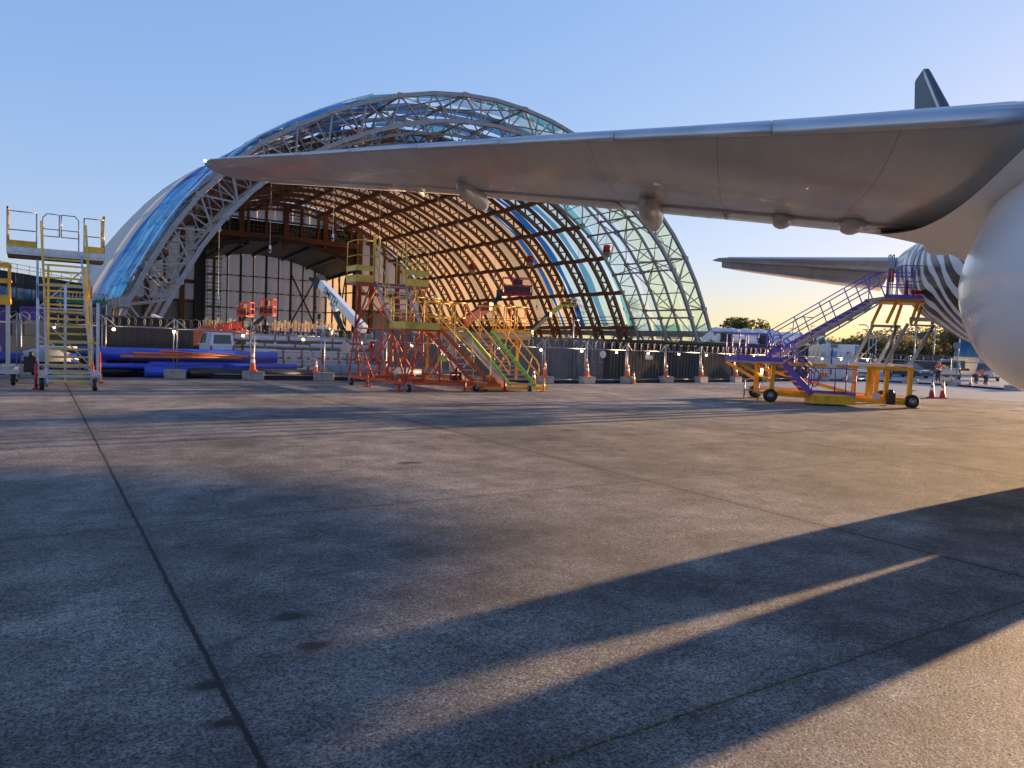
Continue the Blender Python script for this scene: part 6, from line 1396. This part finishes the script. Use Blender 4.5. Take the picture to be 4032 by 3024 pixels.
# ---------------------------------------------------------------- buildings, tents, lamp posts, trees
DCLAD = mat('black ribbed cladding', (.022, .022, .026), .5, .1, .25, .8)
A_, C_ = V((-4.47, 89.74, 7.4)), V((5.22, 109.67, 7.41)); dirx = (C_ - A_); dirx.z = 0; LB = dirx.length; ang = atan2(dirx.y, dirx.x)
bd = thing('office_building', 'black ribbed building with a long band of reflecting windows', 'building', (A_.x, A_.y, 0), ang)
b = B(); b.b2((0, .2, 0), (LB, 14, 7.2)); corr(b, 0, LB, 0, 5.75, 7.25, .5, .1); corr(b, 0, LB, 0, 0, 4.55, .5, .1); b.b2((-.1, .0, 7.2), (LB + .1, 14, 7.3)); ob('wall', b, DCLAD, bd)
for i in range(int(LB / 3.2)):
    b = B(); b.b2((i * 3.2 + .1, .1, 4.6), (i * 3.2 + 3.1, .18, 5.7)); ob('window', b, GLASSB, bd)
b = B()
for z in (7.8, 8.25): b.tube((0, .5, z), (LB, .5, z), .03, 5)
for i in range(10): b.tube((i * LB / 9, .5, 7.2), (i * LB / 9, .5, 8.25), .03, 5)
ob('roof_railing', b, STEEL, bd)
b = B(); P = V((-1.47, 93.75, 7.16)); b.box(((P - A_).dot(dirx.normalized()), 1.5, 7.7), (.8, .8, 1.6)); ob('roof_vent', b, ALU, bd)
TENT = mat('white tent fabric', (.70, .70, .72), .6, 0, .08, .4, trans=.25)
for i, (P, L_, hh, lab) in enumerate((((125.54, 107.06, 3.94), 15, 6.9, 'long white marquee roof beyond the hangar foot'), ((124.55, 98.17, 3.42), 13, 6.3, 'white marquee roof behind the loader crane truck'), ((104.38, 75.49, 2.79), 8, 4.4, 'plain white tent right of the white truck'))):
    t = thing('marquee_tent', lab, 'tent', (P[0], P[1], 0), CR, 'white marquee tents')
    b = B(); n = 10
    def rf(u, v): x = (u - .5) * L_; k = abs(v - .5) * 2; return (x, (v - .5) * 9, hh - 2.4 * k - .25 * sin(pi * ((u * 5) % 1)) * (1 - k))
    b.smooth = True; b.grid(rf, 30, 8); ob('roof', b, TENT, t)
    b = B()
    for sx_ in (-1, 1): b.quad((sx_ * L_ / 2, -4.5, 0), (sx_ * L_ / 2, 4.5, 0), (sx_ * L_ / 2, 4.5, hh - 2.4), (sx_ * L_ / 2, 0, hh), (sx_ * L_ / 2, -4.5, hh - 2.4))
    for sy in (-1, 1): b.quad((-L_ / 2, sy * 4.5, 0), (L_ / 2, sy * 4.5, 0), (L_ / 2, sy * 4.5, hh - 2.4), (-L_ / 2, sy * 4.5, hh - 2.4))
    ob('side_wall', b, TENT, t)
t = thing('blue_shelter', 'bright blue arched fabric shelter behind the cars at far right', 'shelter', (100.02, 44.98, 3), CR); t.location.z = 0
b = B(); b.smooth = True; b.grid(lambda u, v: ((u - .5) * 7, 2.6 * -cos(pi * v), 2.2 + 2.3 * sin(pi * v) + .08 * sin(u * 28)), 24, 14); ob('cover', b, mat('blue shelter fabric', (.02, .22, .55), .5, 0, .15, .6), t)
b = B()
for i in range(5): b.path([((i / 4 - .5) * 7, 2.64 * -cos(pi * j / 12), 2.2 + 2.34 * sin(pi * j / 12)) for j in range(13)], .05, 5)
for s_ in (-1, 1): b.b2((-3.5, s_ * 2.6 - .05, 0), (3.5, s_ * 2.6 + .05, 2.25))
ob('frame', b, STEEL, t)
# street lamps
LP = [((93.02, 73.29, 3.71), 6.7, -1.6, 'lamp post with a drooping arm above the tree clump'), ((78.86, 58.62, 2.62), 6.4, 2.0, 'tall curved lamp post rising over the purple handrail'), ((112.5, 82.15, 3.41), 6.2, -1.6, 'short curved lamp post behind the purple handrail'), ((114.07, 81.14, 3.48), 6.8, 0.3, 'straight lamp post behind the middle of the stair'), ((77.39, 47.67, 1.57), 5.3, -.9, 'tall curved lamp post left of the scissor arms'), ((106.18, 64.8, 2.56), 5.9, -1.3, 'farther curved lamp post left of the scissor arms'), ((92.33, 55.89, 2.17), 5.2, .5, 'flat headed lamp post left of the scissor arms'), ((78.36, 41.1, 1.84), 5.2, .75, 'flat headed lamp post right of the scissor arms'), ((71.69, 39.45, 1.77), 5.0, .3, 'lamp post seen between the scissor arms')]
for P, h, arm, lab in LP:
    t = thing('street_lamp', lab, 'street lamp', (P[0], P[1], 0), CR, 'lamp posts around the car park')
    b = B(); hb = h - (.7 if abs(arm) > .8 else 0); b.tube((0, 0, 0), (0, 0, hb), .09, 8, .06)
    if abs(arm) > .8: b.path([(0, 0, hb), (arm * .08, 0, hb + .3), (arm * .3, 0, hb + .58), (arm * .6, 0, hb + .7), (arm, 0, hb + .7)], .05, 6)
    else: b.tube((0, 0, hb), (arm, 0, hb), .05, 6)
    ob('post', b, STEEL, t); b = B(); b.box((arm, 0, h - .02), (.6, .22, .1)); ob('lamp_head', b, GSTEEL, t)
t = thing('floodlight_mast', 'thin mast with a square speaker box before the trees', 'mast', (68.96, 34.07, 1.92), CR); t.location.z = 0
b = B(); b.tube((0, 0, 0), (.12, 0, 4.9), .05, 8); ob('mast', b, STEEL, t); b = B(); b.box((-.1, 0, 3.1), (.5, .3, .55)); b.box((-.1, -.16, 3.1), (.4, .02, .45)); ob('speaker_box', b, GRP, t)
# trees
BARK = mat('grey brown bark', (.07, .05, .035), .9, 0, .3, 4, bump=.4)
LEAFS = [mat('dark olive foliage', (.06, .068, .028), .65, 0, .4, 1.2, trans=.38, tcol=(.20, .19, .06)), mat('mid green foliage', (.075, .085, .035), .65, 0, .4, 1.2, trans=.38, tcol=(.24, .22, .07)), mat('bronze green foliage', (.09, .08, .035), .65, 0, .4, 1.2, trans=.38, tcol=(.28, .22, .08))]
def tree(lab, loc, h, r, m=0, n=900, leaf=.32, seed=1, name='broadleaf_tree', grp='trees beyond the car park', squash=.8, base=.22):
    rnd = random.Random(seed); t = thing(name, lab, 'tree', (loc[0], loc[1], 0), rnd.uniform(0, 6), grp)
    b = B(); b.tube((0, 0, 0), (.1, .05, h * .45), h * .028, 8, h * .018)
    cl = []
    for i in range(9):
        a = rnd.uniform(0, 2 * pi); k = rnd.uniform(.25, .85) * r; z = h * rnd.uniform(base + .12, .92); kk = k * sqrt(max(.08, 1 - ((z / h - .6) / .48) ** 2)); p = V((kk * cos(a), kk * sin(a), z)); cl.append((p, rnd.uniform(.30, .55) * r))
        b.tube((.07, .03, h * rnd.uniform(.2, .45)), p, h * .012, 5, h * .004)
    ob('trunk', b, BARK, t)
    b = B()
    for i in range(n):
        c, cr_ = rnd.choice(cl); d = V((rnd.gauss(0, 1), rnd.gauss(0, 1), rnd.gauss(0, 1))).normalized() * cr_ * rnd.uniform(.35, 1.0) ** .5
        d.z *= squash; p = c + d; s_ = leaf * rnd.uniform(.5, 1.3); u = V((rnd.gauss(0, 1), rnd.gauss(0, 1), rnd.gauss(0, .7))).normalized(); w_ = u.orthogonal().normalized() if rnd.random() < .5 else u.cross(V((rnd.gauss(0, 1), rnd.gauss(0, 1), rnd.gauss(0, 1)))).normalized()
        b.quad(p - u * s_, p + w_ * s_ * .55, p + u * s_, p - w_ * s_ * .55)
    ob('crown', b, LEAFS[m], t); return t
TR = [(1822, 114, 5.6, 3.4, 0), (1848, 118, 6.3, 3.6, 1), (1872, 112, 5.8, 3.4, 0), (1897, 120, 6.6, 3.8, 0), (1924, 116, 6.8, 3.7, 1), (1950, 112, 6.0, 3.4, 0), (1976, 118, 6.6, 3.8, 2), (2002, 110, 5.7, 3.2, 0), (2026, 106, 6.2, 3.2, 1), (2050, 100, 6.9, 3.3, 2), (2076, 98, 7.4, 3.4, 0), (2104, 98, 7.6, 3.5, 2), (2136, 100, 7.6, 3.6, 0), (1797, 124, 5.0, 3.2, 1)]
TRP = [(104.45, 68.3, 0.99), (109.72, 69.66, 1.03), (105.55, 65.21, 1.13), (114.66, 68.85, 1.16), (112.48, 65.5, 1.25), (110.13, 62.26, 1.34), (117.63, 64.56, 1.39), (111.15, 59.22, 1.48), (108.44, 56.21, 1.55), (103.56, 52.21, 1.63), (102.82, 50.31, 1.69), (104.26, 49.38, 1.75), (108.06, 49.31, 1.83), (111.99, 75.34, 0.84)]
for i, ((px_, dp, h, r, m), P) in enumerate(zip(TR, TRP)):
    k = i + 1 if i < 13 else 0
    tree('%s bushy green tree from the left in the row behind the cars' % ORD[k], P, h * (.74 if i < 8 or i == 13 else .80), r, m, 1500, .22, 11 + i)
for i, (P, h, r, lab) in enumerate((((133.48, 116.21, 3.82), 8.0, 4.6, 'leftmost dark tree behind the white marquees'), ((137.12, 116.25, 3.94), 9.4, 5.0, 'tallest dark tree behind the white marquees'), ((137.76, 113.45, 3.8), 9.2, 5.0, 'third dark tree behind the white marquees'), ((138.17, 110.81, 3.66), 7.6, 4.2, 'rightmost dark tree behind the white marquees'))): tree(lab, P, h, r, 0, 1000, .45, 40 + i, grp='trees behind the marquees')
tree('slender young tree seen through the pale film', (111.24, 124.6, 2.93), 13.5, 3.2, 0, 420, .38, 77, 'young_tree', None)
# far wooded rise
g = B(); g.smooth = True
HP = V((326.95, 181.85, 2.61)); rr0 = V((cos(YAW), -sin(YAW), 0)); ff = V((sin(YAW), cos(YAW), 0))
def hz_(u, v): return HP + rr0 * ((u - .5) * 150) + ff * ((v - .5) * 120) + V((0, 0, -HP.z - 2 + (14.5 * exp(-((u - .56) / .17) ** 2) + 8.0 * exp(-((u - .34) / .14) ** 2)) * exp(-((v - .5) / .25) ** 2)))
g.grid(hz_, 40, 20); o = ob('hill', g, mat('wooded hill ground', (.045, .05, .025), .9, 0, .3, .1)); o['kind'] = 'structure'
rnd = random.Random(5); b = B()
for i in range(5200):
    u, v = rnd.uniform(.1, .95), rnd.uniform(.25, .6); p = hz_(u, v)
    if p.z < 1.0: continue
    k = sin(u * 90) * .5 + sin(u * 37 + v * 60) * .5; p = p + V((0, 0, rnd.uniform(-.2, 1) * (2.6 + 1.6 * k))); s_ = rnd.uniform(.35, 1.0); a = V((rnd.gauss(0, 1), rnd.gauss(0, 1), rnd.gauss(0, .6))).normalized(); c = a.orthogonal().normalized(); b.quad(p - a * s_, p + c * s_ * .6, p + a * s_, p - c * s_ * .6)
o = ob('treeline', b, LEAFS[1]); link(o, 'hazy wooded rise beyond the car park trees', 'trees', None, 'stuff')
b = B(); rnd = random.Random(9); c0 = V((313.64, 297.51, 2.92))
for i in range(9000):
    d = rnd.uniform(-.2, 1); q_ = V((rnd.uniform(-380, 520), rnd.uniform(-20, 20), 0)); p = c0 + rr0 * q_.x + ff * q_.y; h = 5.5 + 1.5 * sin(q_.x * .05) + 1.2 * sin(q_.x * .17 + 2); p.z = rnd.uniform(0, h); s_ = rnd.uniform(.8, 1.8); a = V((rnd.gauss(0, 1), rnd.gauss(0, 1), rnd.gauss(0, .6))).normalized(); c = a.orthogonal().normalized(); b.quad(p - a * s_, p + c * s_ * .6, p + a * s_, p - c * s_ * .6)
o = ob('treeline', b, LEAFS[0]); link(o, 'low distant belt of trees along the horizon', 'trees', None, 'stuff')
